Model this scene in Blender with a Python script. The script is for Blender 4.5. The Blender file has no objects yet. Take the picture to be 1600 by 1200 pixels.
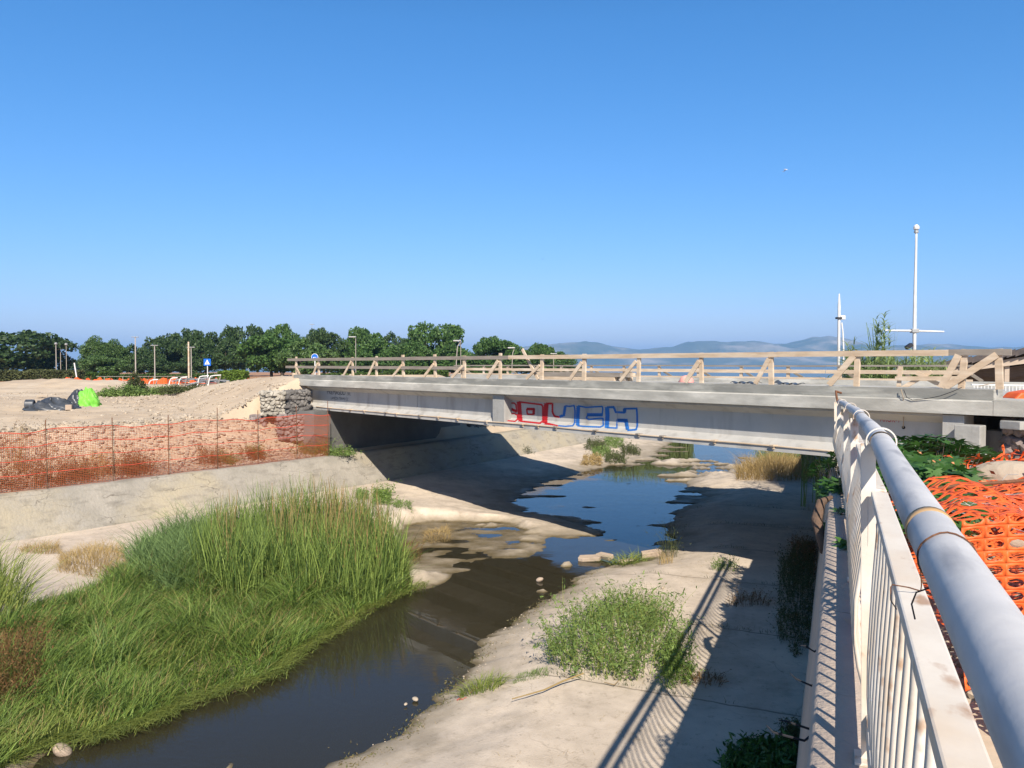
import bpy, math, random
import numpy as np
from mathutils import Vector, Matrix
random.seed(7); RNG = np.random.default_rng(11)
S = bpy.context.scene; COL = S.collection
# ------------------------------------------------------------------ camera, sky, sun, exposure
EYE = 4.45; F = 1200.0; PITCH = math.atan(30.0/F)
cd = bpy.data.cameras.new('camera'); cam = bpy.data.objects.new('camera', cd); COL.objects.link(cam)
cd.sensor_width = 36; cd.lens = 36*F/1600; cd.clip_start = 0.05; cd.clip_end = 30000
cam.location = (0, 0, EYE); cam.rotation_euler = (math.pi/2-PITCH, 0, 0); S.camera = cam
LIGHT = Vector((-.165, 1.19, -1)).normalized()
W = bpy.data.worlds.new('World'); S.world = W; W.use_nodes = True
nt = W.node_tree; bg = nt.nodes['Background']
sky = nt.nodes.new('ShaderNodeTexSky'); sky.sky_type = 'NISHITA'; sky.sun_disc = False
sky.sun_elevation = math.asin(-LIGHT.z); sky.sun_rotation = math.atan2(-LIGHT.x, -LIGHT.y)
sky.altitude = 0; sky.air_density = 1.15; sky.dust_density = 0.25; sky.ozone_density = 3.2
sep = nt.nodes.new('ShaderNodeSeparateColor'); cmb = nt.nodes.new('ShaderNodeCombineColor'); nt.links.new(sky.outputs[0], sep.inputs[0])
for ch, pw, fac in ((0, 1.42, .55), (1, .95, .66), (2, .9, .98)):     # deeper, bluer summer sky
    a = nt.nodes.new('ShaderNodeMath'); a.operation = 'MULTIPLY'; a.inputs[1].default_value = .1665; nt.links.new(sep.outputs[ch], a.inputs[0])
    b = nt.nodes.new('ShaderNodeMath'); b.operation = 'POWER'; b.inputs[1].default_value = pw; nt.links.new(a.outputs[0], b.inputs[0])
    c = nt.nodes.new('ShaderNodeMath'); c.operation = 'MULTIPLY'; c.inputs[1].default_value = fac/.153; nt.links.new(b.outputs[0], c.inputs[0]); nt.links.new(c.outputs[0], cmb.inputs[ch])
tcw = nt.nodes.new('ShaderNodeTexCoord'); sz = nt.nodes.new('ShaderNodeSeparateXYZ'); nt.links.new(tcw.outputs['Generated'], sz.inputs[0])
mz = nt.nodes.new('ShaderNodeMapRange'); mz.inputs[1].default_value = .40; mz.inputs[2].default_value = .85; mz.inputs[3].default_value = 1; mz.inputs[4].default_value = .38; nt.links.new(sz.outputs[2], mz.inputs[0])   # deep zenith
vm = nt.nodes.new('ShaderNodeVectorMath'); vm.operation = 'SCALE'; nt.links.new(cmb.outputs[0], vm.inputs[0]); nt.links.new(mz.outputs[0], vm.inputs['Scale'])
nt.links.new(vm.outputs[0], bg.inputs[0]); bg.inputs[1].default_value = 0.0945
sd = bpy.data.lights.new('sun', 'SUN'); sun = bpy.data.objects.new('sun', sd); COL.objects.link(sun)
sd.energy = 4.9; sd.angle = math.radians(.53); sd.color = (1, .91, .79)
sun.location = (20, -60, 60); sun.rotation_euler = LIGHT.to_track_quat('-Z', 'Y').to_euler()
S.view_settings.view_transform = 'Standard'; S.view_settings.look = 'None'
S.view_settings.exposure = 0.70; S.view_settings.gamma = 1
# ------------------------------------------------------------------ helpers
def ray(px, py):
    a = (px-800)/F; b = (600-py)/F; c, s = math.cos(PITCH), math.sin(PITCH)
    return Vector((a, c+b*s, b*c-s))
def gp(px, py, z):                       # where that line of sight meets the level z
    r = ray(px, py); t = (z-EYE)/r.z; return Vector((r.x*t, r.y*t, z))
def at(px, py, Y):                       # point at depth Y
    r = ray(px, py); t = Y/r.y; return Vector((r.x*t, Y, EYE+r.z*t))
_tab = RNG.random((4, 256, 256))
def vn(x, y, k=0):
    xi = np.floor(x).astype(int); yi = np.floor(y).astype(int); fx = x-xi; fy = y-yi
    fx = fx*fx*(3-2*fx); fy = fy*fy*(3-2*fy); t = _tab[k % 4]; a = xi % 256; b = yi % 256; a1 = (xi+1) % 256; b1 = (yi+1) % 256
    return (t[a, b]*(1-fx)+t[a1, b]*fx)*(1-fy)+(t[a, b1]*(1-fx)+t[a1, b1]*fx)*fy
def fbm(x, y, o=4, k=0):
    s = 0; a = .5; n = 0
    for i in range(o):
        s = s+a*vn(x*2**i+17.3*i, y*2**i+5.1*i, k+i); n += a; a *= .5
    return s/n*2-1
def tag(o, label=None, cat=None, group=None, kind=None):
    if label: o['label'] = label
    if cat: o['category'] = cat
    if group: o['group'] = group
    if kind: o['kind'] = kind
    return o
def thing(name, label, cat, loc=(0, 0, 0), rz=0, group=None):
    o = bpy.data.objects.new(name, None); COL.objects.link(o); o.location = loc; o.rotation_euler = (0, 0, rz)
    o.empty_display_size = .2
    return tag(o, label, cat, group)
def link(name, me, mat, parent=None, smooth=False):
    if mat is not None:
        for m in (mat if isinstance(mat, (list, tuple)) else [mat]): me.materials.append(m)
    if smooth: me.polygons.foreach_set('use_smooth', [True]*len(me.polygons))
    o = bpy.data.objects.new(name, me); COL.objects.link(o)
    if parent is not None: o.parent = parent
    return o
def npmesh(name, V, Fc, mat, parent=None, smooth=False, mi=None):
    V = np.asarray(V, dtype=np.float32); Fc = np.asarray(Fc, dtype=np.int32); k = Fc.shape[1]
    me = bpy.data.meshes.new(name); me.vertices.add(len(V)); me.vertices.foreach_set('co', V.ravel())
    me.loops.add(Fc.size); me.loops.foreach_set('vertex_index', Fc.ravel())
    me.polygons.add(len(Fc)); me.polygons.foreach_set('loop_start', np.arange(len(Fc), dtype=np.int32)*k)
    if mi is not None: me.polygons.foreach_set('material_index', np.asarray(mi, dtype=np.int32))
    me.update(calc_edges=True); me.validate()
    return link(name, me, mat, parent, smooth)
class MB:
    def __init__(s): s.v = []; s.f = []
    def add(s, vs, fs):
        n = len(s.v); s.v += [tuple(v) for v in vs]; s.f += [tuple(i+n for i in f) for f in fs]; return s
    def box(s, c, d, rz=0, R=None):
        M = R if R is not None else Matrix.Rotation(rz, 3, 'Z'); c = Vector(c)
        vs = [c+M @ Vector((x*d[0]/2, y*d[1]/2, z*d[2]/2)) for x in (-1, 1) for y in (-1, 1) for z in (-1, 1)]
        return s.add(vs, [(0, 1, 3, 2), (4, 6, 7, 5), (0, 4, 5, 1), (2, 3, 7, 6), (0, 2, 6, 4), (1, 5, 7, 3)])
    def beam(s, a, b, w, h, up=(0, 0, 1)):
        a = Vector(a); b = Vector(b); d = (b-a); L = d.length; d.normalize(); u = Vector(up)
        x = d.cross(u)
        if x.length < 1e-4: x = d.cross(Vector((1, 0, 0)))
        x.normalize(); y = x.cross(d)
        M = Matrix((x, d, y)).transposed()
        return s.box((a+b)/2, (w, L, h), R=M)
    def tube(s, pts, r, n=8, cap=True):
        pts = [Vector(p) for p in pts]; m = len(pts); rs = r if isinstance(r, (list, tuple)) else [r]*m
        base = len(s.v); up = None
        for i, p in enumerate(pts):
            d = (pts[min(i+1, m-1)]-pts[max(i-1, 0)]).normalized()
            if up is None: up = Vector((0, 0, 1)) if abs(d.z) < .9 else Vector((1, 0, 0))
            x = d.cross(up); x.normalize(); y = x.cross(d); up = y
            for k in range(n):
                a = 2*math.pi*k/n; s.v.append(tuple(p+(x*math.cos(a)+y*math.sin(a))*rs[i]))
        for i in range(m-1):
            for k in range(n):
                a = base+i*n+k; b = base+i*n+(k+1) % n; s.f.append((a, b, b+n, a+n))
        if cap:
            s.f.append(tuple(base+k for k in reversed(range(n)))); s.f.append(tuple(base+(m-1)*n+k for k in range(n)))
        return s
    def prism(s, poly, ax, l0, l1):      # poly of 2D points swept along axis; ax='x': (x, p0, p1)
        n = len(poly)
        def P(l, p): return (l, p[0], p[1]) if ax == 'x' else ((p[0], l, p[1]) if ax == 'y' else (p[0], p[1], l))
        vs = [P(l0, p) for p in poly]+[P(l1, p) for p in poly]
        fs = [tuple(range(n)), tuple(reversed(range(n, 2*n)))]+[(i, i+n, (i+1) % n+n, (i+1) % n) for i in range(n)]
        return s.add(vs, fs)
    def rock(s, c, r, sq=(1, 1, .7), seed=0):
        rr = random.Random(seed); t = (1+5**.5)/2
        ico = [(-1, t, 0), (1, t, 0), (-1, -t, 0), (1, -t, 0), (0, -1, t), (0, 1, t), (0, -1, -t), (0, 1, -t), (t, 0, -1), (t, 0, 1), (-t, 0, -1), (-t, 0, 1)]
        fs = [(0, 11, 5), (0, 5, 1), (0, 1, 7), (0, 7, 10), (0, 10, 11), (1, 5, 9), (5, 11, 4), (11, 10, 2), (10, 7, 6), (7, 1, 8), (3, 9, 4), (3, 4, 2), (3, 2, 6), (3, 6, 8), (3, 8, 9), (4, 9, 5), (2, 4, 11), (6, 2, 10), (8, 6, 7), (9, 8, 1)]
        R = Matrix.Rotation(rr.random()*6.28, 3, 'Z') @ Matrix.Rotation(rr.random()*.8, 3, 'X')
        return s.add([Vector(c)+R @ (Vector((p[0]*sq[0], p[1]*sq[1], p[2]*sq[2]))*(r/1.9*rr.uniform(.75, 1.25))) for p in ico], fs)
    def build(s, name, mat, parent=None, smooth=False, bevel=0, off=None):
        me = bpy.data.meshes.new(name)
        vs = s.v if off is None else [(v[0]-off[0], v[1]-off[1], v[2]-off[2]) for v in s.v]
        me.from_pydata(vs, [], s.f); me.update(); o = link(name, me, mat, parent, smooth)
        if bevel:
            b = o.modifiers.new('bevel', 'BEVEL'); b.width = bevel; b.segments = 2; b.limit_method = 'ANGLE'
        return o
def dup(root, loc=None, rz=None, sc=None, label=None, group=None):
    def cp(o, par):
        c = o.copy(); COL.objects.link(c)
        if par is not None: c.parent = par
        for ch in list(o.children): cp(ch, c)
        return c
    r = cp(root, None)
    if loc is not None: r.location = loc
    if rz is not None: r.rotation_euler = (0, 0, rz)
    if sc is not None: r.scale = sc
    if label: r['label'] = label
    if group: r['group'] = group
    return r
# ------------------------------------------------------------------ materials
def M(name, c1, c2=None, scale=3, rough=.85, bump=0, bscale=None, c3=None, s3=.4, metal=0, spec=.3, detail=8, island=False, stretch=None, trans=0, wire=None):
    m = bpy.data.materials.new(name); m.use_nodes = True; t = m.node_tree; N = t.nodes; L = t.links
    p = N['Principled BSDF']; p.inputs['Roughness'].default_value = rough; p.inputs['Metallic'].default_value = metal
    p.inputs['Specular IOR Level'].default_value = spec
    c2 = c2 or tuple(x*.8 for x in c1)
    tc = N.new('ShaderNodeTexCoord'); vec = tc.outputs['Object']
    if stretch:
        mp = N.new('ShaderNodeMapping'); mp.inputs['Scale'].default_value = stretch; L.new(vec, mp.inputs[0]); vec = mp.outputs[0]
    mix = N.new('ShaderNodeMix'); mix.data_type = 'RGBA'; mix.inputs[6].default_value = (*c1, 1); mix.inputs[7].default_value = (*c2, 1)
    if island:
        g = N.new('ShaderNodeNewGeometry'); L.new(g.outputs['Random Per Island'], mix.inputs[0])
    else:
        n = N.new('ShaderNodeTexNoise'); n.inputs['Scale'].default_value = scale; n.inputs['Detail'].default_value = detail; n.inputs['Roughness'].default_value = .65
        L.new(vec, n.inputs[0]); r = N.new('ShaderNodeValToRGB'); r.color_ramp.elements[0].position = .35; r.color_ramp.elements[1].position = .65
        L.new(n.outputs[0], r.inputs[0]); L.new(r.outputs[0], mix.inputs[0])
    out = mix.outputs[2]
    if c3:
        n3 = N.new('ShaderNodeTexNoise'); n3.inputs['Scale'].default_value = s3; n3.inputs['Detail'].default_value = 6; n3.inputs['Roughness'].default_value = .6; L.new(vec, n3.inputs[0])
        r3 = N.new('ShaderNodeValToRGB'); r3.color_ramp.elements[0].position = .48; r3.color_ramp.elements[1].position = .66; L.new(n3.outputs[0], r3.inputs[0])
        m3 = N.new('ShaderNodeMix'); m3.data_type = 'RGBA'; L.new(r3.outputs[0], m3.inputs[0]); L.new(out, m3.inputs[6]); m3.inputs[7].default_value = (*c3, 1); out = m3.outputs[2]
    L.new(out, p.inputs['Base Color'])
    if bump:
        nb = N.new('ShaderNodeTexNoise'); nb.inputs['Scale'].default_value = bscale or scale*6; nb.inputs['Detail'].default_value = 8; L.new(vec, nb.inputs[0])
        b = N.new('ShaderNodeBump'); b.inputs['Strength'].default_value = 1; b.inputs['Distance'].default_value = bump
        L.new(nb.outputs[0], b.inputs['Height']); L.new(b.outputs[0], p.inputs['Normal'])
    if trans:
        tr = N.new('ShaderNodeBsdfTranslucent'); L.new(out, tr.inputs[0]); ms = N.new('ShaderNodeMixShader'); ms.inputs[0].default_value = trans
        L.new(p.outputs[0], ms.inputs[1]); L.new(tr.outputs[0], ms.inputs[2]); L.new(ms.outputs[0], N['Material Output'].inputs[0])
    return m
def cracks(m, scale, col, width=.012, stretch=(1, 1, 1), warp=.25, amount=.8):   # thin irregular dark lines over a material
    t = m.node_tree; N = t.nodes; L = t.links; p = N['Principled BSDF']; src = p.inputs['Base Color'].links[0].from_socket
    tc = N.new('ShaderNodeTexCoord'); mp = N.new('ShaderNodeMapping'); mp.inputs['Scale'].default_value = stretch; L.new(tc.outputs['Object'], mp.inputs[0])
    nn = N.new('ShaderNodeTexNoise'); nn.inputs['Scale'].default_value = scale*3; L.new(mp.outputs[0], nn.inputs[0])
    va = N.new('ShaderNodeVectorMath'); va.operation = 'MULTIPLY_ADD'; L.new(nn.outputs['Color'], va.inputs[0]); va.inputs[1].default_value = (warp,)*3; L.new(mp.outputs[0], va.inputs[2])
    vo = N.new('ShaderNodeTexVoronoi'); vo.feature = 'DISTANCE_TO_EDGE'; vo.inputs['Scale'].default_value = scale; L.new(va.outputs[0], vo.inputs['Vector'])
    mr = N.new('ShaderNodeMapRange'); mr.inputs[1].default_value = 0; mr.inputs[2].default_value = width; mr.inputs[3].default_value = amount; mr.inputs[4].default_value = 0; L.new(vo.outputs[0], mr.inputs[0])
    n2 = N.new('ShaderNodeTexNoise'); n2.inputs['Scale'].default_value = scale*.7; L.new(tc.outputs['Object'], n2.inputs[0])
    mm = N.new('ShaderNodeMath'); mm.operation = 'MULTIPLY'; L.new(mr.outputs[0], mm.inputs[0])
    r2 = N.new('ShaderNodeMapRange'); r2.inputs[1].default_value = .42; r2.inputs[2].default_value = .58; L.new(n2.outputs[0], r2.inputs[0]); L.new(r2.outputs[0], mm.inputs[1])
    mx = N.new('ShaderNodeMix'); mx.data_type = 'RGBA'; L.new(mm.outputs[0], mx.inputs[0]); L.new(src, mx.inputs[6]); mx.inputs[7].default_value = (*col, 1)
    L.new(mx.outputs[2], p.inputs['Base Color']); return m
def streaks(m, col, scale=(6, 6, .5), lo=.55, hi=.75, amount=.6):   # vertical run-off stains
    t = m.node_tree; N = t.nodes; L = t.links; p = N['Principled BSDF']; src = p.inputs['Base Color'].links[0].from_socket
    tc = N.new('ShaderNodeTexCoord'); mp = N.new('ShaderNodeMapping'); mp.inputs['Scale'].default_value = scale; L.new(tc.outputs['Object'], mp.inputs[0])
    n = N.new('ShaderNodeTexNoise'); n.inputs['Scale'].default_value = 1; n.inputs['Detail'].default_value = 7; L.new(mp.outputs[0], n.inputs[0])
    mr = N.new('ShaderNodeMapRange'); mr.inputs[1].default_value = lo; mr.inputs[2].default_value = hi; mr.inputs[4].default_value = amount; L.new(n.outputs[0], mr.inputs[0])
    mx = N.new('ShaderNodeMix'); mx.data_type = 'RGBA'; L.new(mr.outputs[0], mx.inputs[0]); L.new(src, mx.inputs[6]); mx.inputs[7].default_value = (*col, 1)
    L.new(mx.outputs[2], p.inputs['Base Color']); return m
m_wall = cracks(streaks(M('old_concrete', (.335, .305, .255), (.245, .225, .185), 1.4, .95, .02, 14, (.41, .35, .24), .35, detail=12), (.15, .135, .11), (2.2, 2.2, 7), .52, .72, .5), 1.1, (.10, .085, .065), .014, (.5, .5, 2.4), .5, .8)
m_wallr = cracks(M('wall_cap_concrete', (.52, .42, .335), (.42, .34, .275), 2.5, .95, .008, 40, (.42, .36, .29), .6), 1.3, (.12, .1, .08), .01)
m_kerbtop = streaks(M('formed_concrete_kerb', (.29, .285, .255), (.20, .20, .18), 1.1, .9, .004, 30, (.43, .42, .37), .9, stretch=(1, 1, 4)), (.16, .16, .145), (.8, 1, 14), .52, .70, .6)
m_kerb = streaks(M('kerb_face_concrete', (.44, .425, .375), (.31, .30, .265), 1.0, .9, .004, 30, (.56, .54, .48), .8, stretch=(1, 1, 3)), (.2, .2, .18), (1, 1, 9), .56, .72, .65)
m_girder = streaks(M('precast_concrete', (.44, .43, .40), (.37, .36, .335), 1.6, .8, .002, 30, (.42, .40, .36), 1.0), (.24, .225, .20), (4, 4, .7), .52, .74, .7)
m_rib = streaks(M('cast_rib_concrete', (.36, .355, .33), (.28, .275, .255), 2, .9, .006, 18), (.2, .2, .185), (9, 9, .7), .5, .7, .5)
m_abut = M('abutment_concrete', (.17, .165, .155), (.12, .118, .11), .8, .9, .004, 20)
m_wood = M('bare_timber', (.60, .47, .33), (.44, .33, .225), 2, .85, .003, 30, (.66, .55, .42), .7, stretch=(1, 1, 6))
m_wood2 = M('weathered_timber', (.30, .26, .215), (.21, .18, .15), 2, .9, .003, 30, stretch=(1, 1, 6))
m_white = streaks(M('white_paint_steel', (.70, .65, .57), (.60, .54, .46), 4, .45, .0005, 60, (.60, .48, .35), 1.1, spec=.4), (.36, .20, .10), (7, 11, 9), .60, .70, .8)
m_pipe = streaks(M('blue_grey_plastic_pipe', (.54, .525, .51), (.43, .425, .42), 3, .5, .0008, 40, (.60, .58, .55), 2.2, spec=.3, detail=12), (.22, .22, .23), (2.5, 12, 12), .55, .70, .75)
m_rust = M('rust', (.20, .09, .045), (.12, .055, .03), 20, .9, .002, 80)
m_stain = M('rust_stained_steel', (.50, .29, .10), (.38, .26, .15), 10, .7)
m_galv = M('galvanised_steel', (.42, .42, .40), (.34, .34, .33), 6, .5, metal=.4)
m_pole = M('pole_white', (.72, .71, .68), (.62, .61, .58), 4, .5)
m_lamp = M('lamp_post_paint', (.42, .38, .33), (.34, .31, .27), 4, .6)
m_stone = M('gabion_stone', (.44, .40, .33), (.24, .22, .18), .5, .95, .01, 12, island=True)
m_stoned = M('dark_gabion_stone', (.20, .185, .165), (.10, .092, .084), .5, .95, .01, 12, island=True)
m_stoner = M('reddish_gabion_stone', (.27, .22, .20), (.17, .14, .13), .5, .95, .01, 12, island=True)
m_wire = M('gabion_wire', (.10, .10, .10), (.07, .07, .07), 5, .6, metal=.3)
m_orange = M('orange_plastic', (.92, .19, .04), (.82, .13, .03), 4, .5, spec=.35, trans=.25)
m_fence = M('orange_fence_mesh', (.52, .135, .050), (.40, .095, .035), 1, .6, trans=.2)
m_fencered = M('red_fence_tape', (.58, .09, .045), (.48, .07, .035), 2, .6)
m_black = M('black_plastic', (.030, .034, .040), (.07, .078, .09), 3, .38, spec=.5)
m_green = M('lime_plastic', (.26, .66, .09), (.15, .48, .05), 3, .5, trans=.15)
m_blue = M('sign_blue', (.012, .13, .55), (.012, .11, .48), 3, .4)
m_wsign = M('sign_white', (.8, .8, .8), (.75, .75, .75), 3, .4)
m_signb = M('sign_black', (.02, .02, .02), (.02, .02, .02), 3, .4)
m_leaf = [M('tree_leaf_%s' % n, a, b, island=True, rough=.55, trans=.3, spec=.35) for n, a, b in (('dark', (.080, .135, .040), (.026, .055, .018)), ('mid', (.11, .20, .045), (.035, .085, .02)), ('light', (.12, .20, .05), (.05, .10, .03)))]
m_bark = M('bark', (.08, .06, .045), (.05, .04, .03), 8, .95, .01)
m_hedge = M('hedge_leaf', (.085, .145, .022), (.035, .065, .012), island=True, rough=.6, trans=.25)
m_hedged = M('dusty_hedge_leaf', (.11, .12, .04), (.05, .06, .018), island=True, rough=.7, trans=.2)
m_grass = M('green_grass', (.27, .38, .08), (.065, .125, .026), island=True, rough=.55, trans=.35, spec=.3)
m_grassy = M('yellow_grass', (.34, .38, .09), (.14, .20, .045), island=True, rough=.6, trans=.35)
m_reed = M('reed_leaf', (.29, .38, .085), (.05, .10, .024), island=True, rough=.55, trans=.3)
m_dry = M('dry_grass', (.46, .34, .15), (.30, .21, .085), island=True, rough=.8, trans=.25)
m_drystalk = M('dry_reed_stalk', (.30, .18, .075), (.22, .20, .07), island=True, rough=.8, trans=.1)
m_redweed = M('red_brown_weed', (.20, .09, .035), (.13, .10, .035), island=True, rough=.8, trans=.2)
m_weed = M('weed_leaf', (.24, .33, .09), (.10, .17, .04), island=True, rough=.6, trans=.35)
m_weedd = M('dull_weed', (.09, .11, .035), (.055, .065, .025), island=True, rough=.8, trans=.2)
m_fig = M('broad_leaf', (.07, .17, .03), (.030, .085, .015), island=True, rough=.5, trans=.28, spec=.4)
m_cane = M('cane_leaf', (.34, .42, .17), (.17, .25, .07), island=True, rough=.6, trans=.35)
m_rock = M('pale_rock', (.45, .375, .285), (.30, .25, .19), 3, .95, .01, 15, island=True)
m_slab = M('pink_slab', (.46, .36, .27), (.36, .28, .21), 3, .95, .006, 25)
m_red = M('spray_red', (.42, .015, .02), (.36, .012, .018), 5, .7)
m_blu = M('spray_blue', (.015, .10, .34), (.02, .14, .42), 5, .7)
m_inko = M('spray_orange', (.62, .30, .10), (.6, .4, .2), 5, .7)
m_ink = M('stencil_ink', (.03, .035, .05), (.04, .045, .06), 5, .7)
m_rope = M('rope', (.35, .28, .2), (.25, .2, .15), 5, .9)
m_twig = M('twig', (.30, .22, .12), (.2, .15, .09), 5, .9)
m_dark = M('dark_metal', (.03, .03, .035), (.02, .02, .025), 5, .6)
# ------------------------------------------------------------------ terrain
def poly_px(pts, z=0): return np.array([gp(x, y, z)[:2] for x, y in pts])
def seg_dist(X, Y, P, closed=True):
    d = np.full(X.shape, 1e9); ins = np.zeros(X.shape, bool); n = len(P)
    for i in range(n if closed else n-1):
        ax, ay = P[i]; bx, by = P[(i+1) % n]; ex, ey = bx-ax, by-ay; L = ex*ex+ey*ey+1e-9
        t = np.clip(((X-ax)*ex+(Y-ay)*ey)/L, 0, 1); d = np.minimum(d, np.hypot(X-ax-t*ex, Y-ay-t*ey))
        if closed:
            c = ((ay > Y) != (by > Y)); xx = ax+(Y-ay)*(bx-ax)/np.where(abs(by-ay) < 1e-9, 1e-9, by-ay); ins ^= c & (X < xx)
    return np.where(ins, -d, d) if closed else d
WATER = [(300, 1400), (430, 1290), (520, 1200), (592, 1178), (640, 1147), (676, 1112), (698, 1088), (722, 1066), (748, 1035), (768, 1002), (806, 978), (822, 960), (862, 938), (900, 915), (932, 893), (965, 885), (1012, 879), (1034, 866), (1056, 852), (1047, 822), (1052, 803), (1074, 791), (1100, 783), (1104, 772), (1076, 762), (1074, 755), (1098, 748), (1140, 746), (1148, 735), (1174, 723), (1192, 711), (1230, 700), (1300, 690), (1420, 672), (1420, 645), (1150, 645), (1090, 670), (1047, 692), (1007, 716), (926, 733), (880, 746), (850, 755), (822, 768), (806, 785), (814, 800), (850, 806), (882, 812), (912, 823), (957, 837), (905, 837), (862, 841), (845, 856), (822, 868), (750, 870), (706, 877), (686, 896), (662, 915), (600, 937), (571, 950), (525, 983), (479, 1008), (442, 1033), (425, 1054), (362, 1075), (287, 1096), (250, 1117), (192, 1137), (137, 1154), (71, 1164), (40, 1200), (-60, 1290), (-160, 1400)]
WP = poly_px(WATER)
WET = poly_px([(600, 905), (604, 830), (640, 815), (720, 812), (800, 822), (835, 838), (828, 852), (760, 872), (690, 900)])
DV = np.array([.3909, .9204]); PV = np.array([.9204, -.3909])          # along / across the right-hand wall
WL = np.array([(-34.7, -11), (-12, 18), (-5.23, 26.7), (-.57, 34.1), (15.3, 59.5)])   # top edge of the left wall
K = 20500.; BO = np.array([7.07, 11.28]); BS = np.array([-.6638, .7479]); BU = np.array([-.7479, -.6638])
def left_sd(X, Y):
    d = seg_dist(X, Y, WL, False); best = np.full(X.shape, 1e9); sg = np.ones(X.shape)
    for i in range(len(WL)-1):
        a = WL[i]; e = WL[i+1]-a; L = e @ e; t = np.clip(((X-a[0])*e[0]+(Y-a[1])*e[1])/L, 0, 1)
        dd = np.hypot(X-a[0]-t*e[0], Y-a[1]-t*e[1]); cr = e[0]*(Y-a[1])-e[1]*(X-a[0]); u = dd < best-1e-9
        sg = np.where(u, np.sign(cr), sg); best = np.minimum(best, dd)
    return best*sg       # positive on the land side
def ss(a, b, x): t = np.clip((x-a)/(b-a), 0, 1); return t*t*(3-2*t)
def floor_z(X, Y):
    d = seg_dist(X, Y, WP)+.10+fbm(X*1.1, Y*1.6, 6)*(.15+.17*ss(13, 18, Y))+fbm(X*4, Y*7, 4, 2)*.15*(1-np.exp(-((Y-20)/9)**2)*.0)
    aa = X*PV[0]+Y*PV[1]; lf = ss(-.6, .6, -(aa+5.2+np.maximum(0, Y-15)*.15)); out = (.31*np.clip(d/1.5, 0, 1)**.85)*(1-lf)+(.40*np.clip(d/3.6, 0, 1)**.9)*lf+.012*fbm(X*.6, Y*.6, 3, 1)*ss(0, 1, d)
    inn = -.16*(1-np.exp(np.minimum(d, 0)/.5))+ss(17.0, 19.5, Y)*.36*np.maximum(fbm(X*.55, Y*1.7, 6, 1)-.10, -.2)
    inn = np.minimum(inn, .03+.02*fbm(X*3, Y*5, 3)); z = np.where(d > 0, out, inn)
    w = ss(.35, -.15, seg_dist(X, Y, WET)+.9*fbm(X*1.3, Y*2, 5, 3)); z = z*(1-w)+w*(.006+.045*fbm(X*1.6, Y*2.6, 4, 2))
    for (px, py, r, h) in ((305, 1192, .22, .17), (362, 1196, .16, .165), (1085, 727, 3.0, .17), (1000, 757, 1.0, .15), (1110, 744, 1.8, .17), (884, 884, .25, .17), (660, 905, .55, .13), (845, 924, .12, .15)):
        c = gp(px, py, 0); z = z+h*np.exp(-(((X-c.x)/r)**2+((Y-c.y)/(r*.8))**2))*(1+.9*fbm(X*5, Y*7, 4, 1))
    far = ss(44, 60, Y); z = z*(1-far)-.6*far
    return z+.004*fbm(X*5, Y*5, 3, 3)
def land_z(X, Y):
    dl = left_sd(X, Y); aR = X*PV[0]+Y*PV[1]
    s = (X-BO[0])*BS[0]+(Y-BO[1])*BS[1]; u = (X-BO[0])*BU[0]+(Y-BO[1])*BU[1]
    # left bank
    left = 1.36+(2.72-1.36)*ss(.7, 3.4, dl)+.25*ss(4, 14, dl)
    left = left+.10*fbm(X*.9, Y*.9, 4)*ss(.8, 2.5, dl)+.05*fbm(X*4, Y*4, 3, 1)*ss(.8, 2, dl)*ss(70, 40, Y)+.10*fbm(X*.25, Y*.25, 3, 2)*ss(3, 8, dl)
    ramp = 4.04+(2.9-4.04)*ss(0, 20, s-22.5)
    side = ramp-np.maximum(u+.25, 0)*.42-np.maximum(-(u+8.2), 0)*.4
    side = side+.09*fbm(X*.7, Y*.7, 4, 2)*ss(-.3, .6, u)
    left = np.where(s > 22.2, np.maximum(left, side), left)
    left = np.minimum(left, 1.37+np.maximum(dl-.6, 0)*1.15)
    # a low heap of spoil behind the sheeting
    c = gp(95, 610, 2.9); left = left+.55*np.exp(-(((X-c.x)/7.5)**2+((Y-c.y)/3.2)**2))*(1+.3*fbm(X*.7, Y*.7, 3))
    right = 2.84+.03*fbm(X*1.5, Y*1.5, 3)+.12*fbm(X*2, Y*2, 4, 1)*ss(.7, 2, aR)
    rr = (s < -.6) & (u < -1.5) & (u > -8.4); right = np.where(rr, 3.95, right)
    z = np.where(dl > 0, left, right)
    # fall to the sea
    sea = np.where(dl > 0, ss(0, 12, (X-(5+Y*.055))) * ss(45, 60, Y), ss(46, 66, Y))
    sea = np.maximum(sea, ss(150, 175, Y)); sea = np.where((dl > 0) & (Y > 115) & (X > -6), 1, sea)
    return z*(1-sea)-1.0*sea
def height(X, Y):
    X = np.asarray(X, float); Y = np.asarray(Y, float); ch = (left_sd(X, Y) < .25) & (X*PV[0]+Y*PV[1] < .22)
    return np.where(ch, floor_z(X, Y), land_z(X, Y))
def H(x, y): return float(height(np.array([x]), np.array([y]))[0])
def axis(lst):
    out = []
    for a, b, st in lst: out += list(np.arange(a, b, st))
    return np.array(out)
def grow(a, b, st, f):
    o = [a]
    while o[-1] < b: o.append(o[-1]+st); st *= f
    return o
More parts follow.
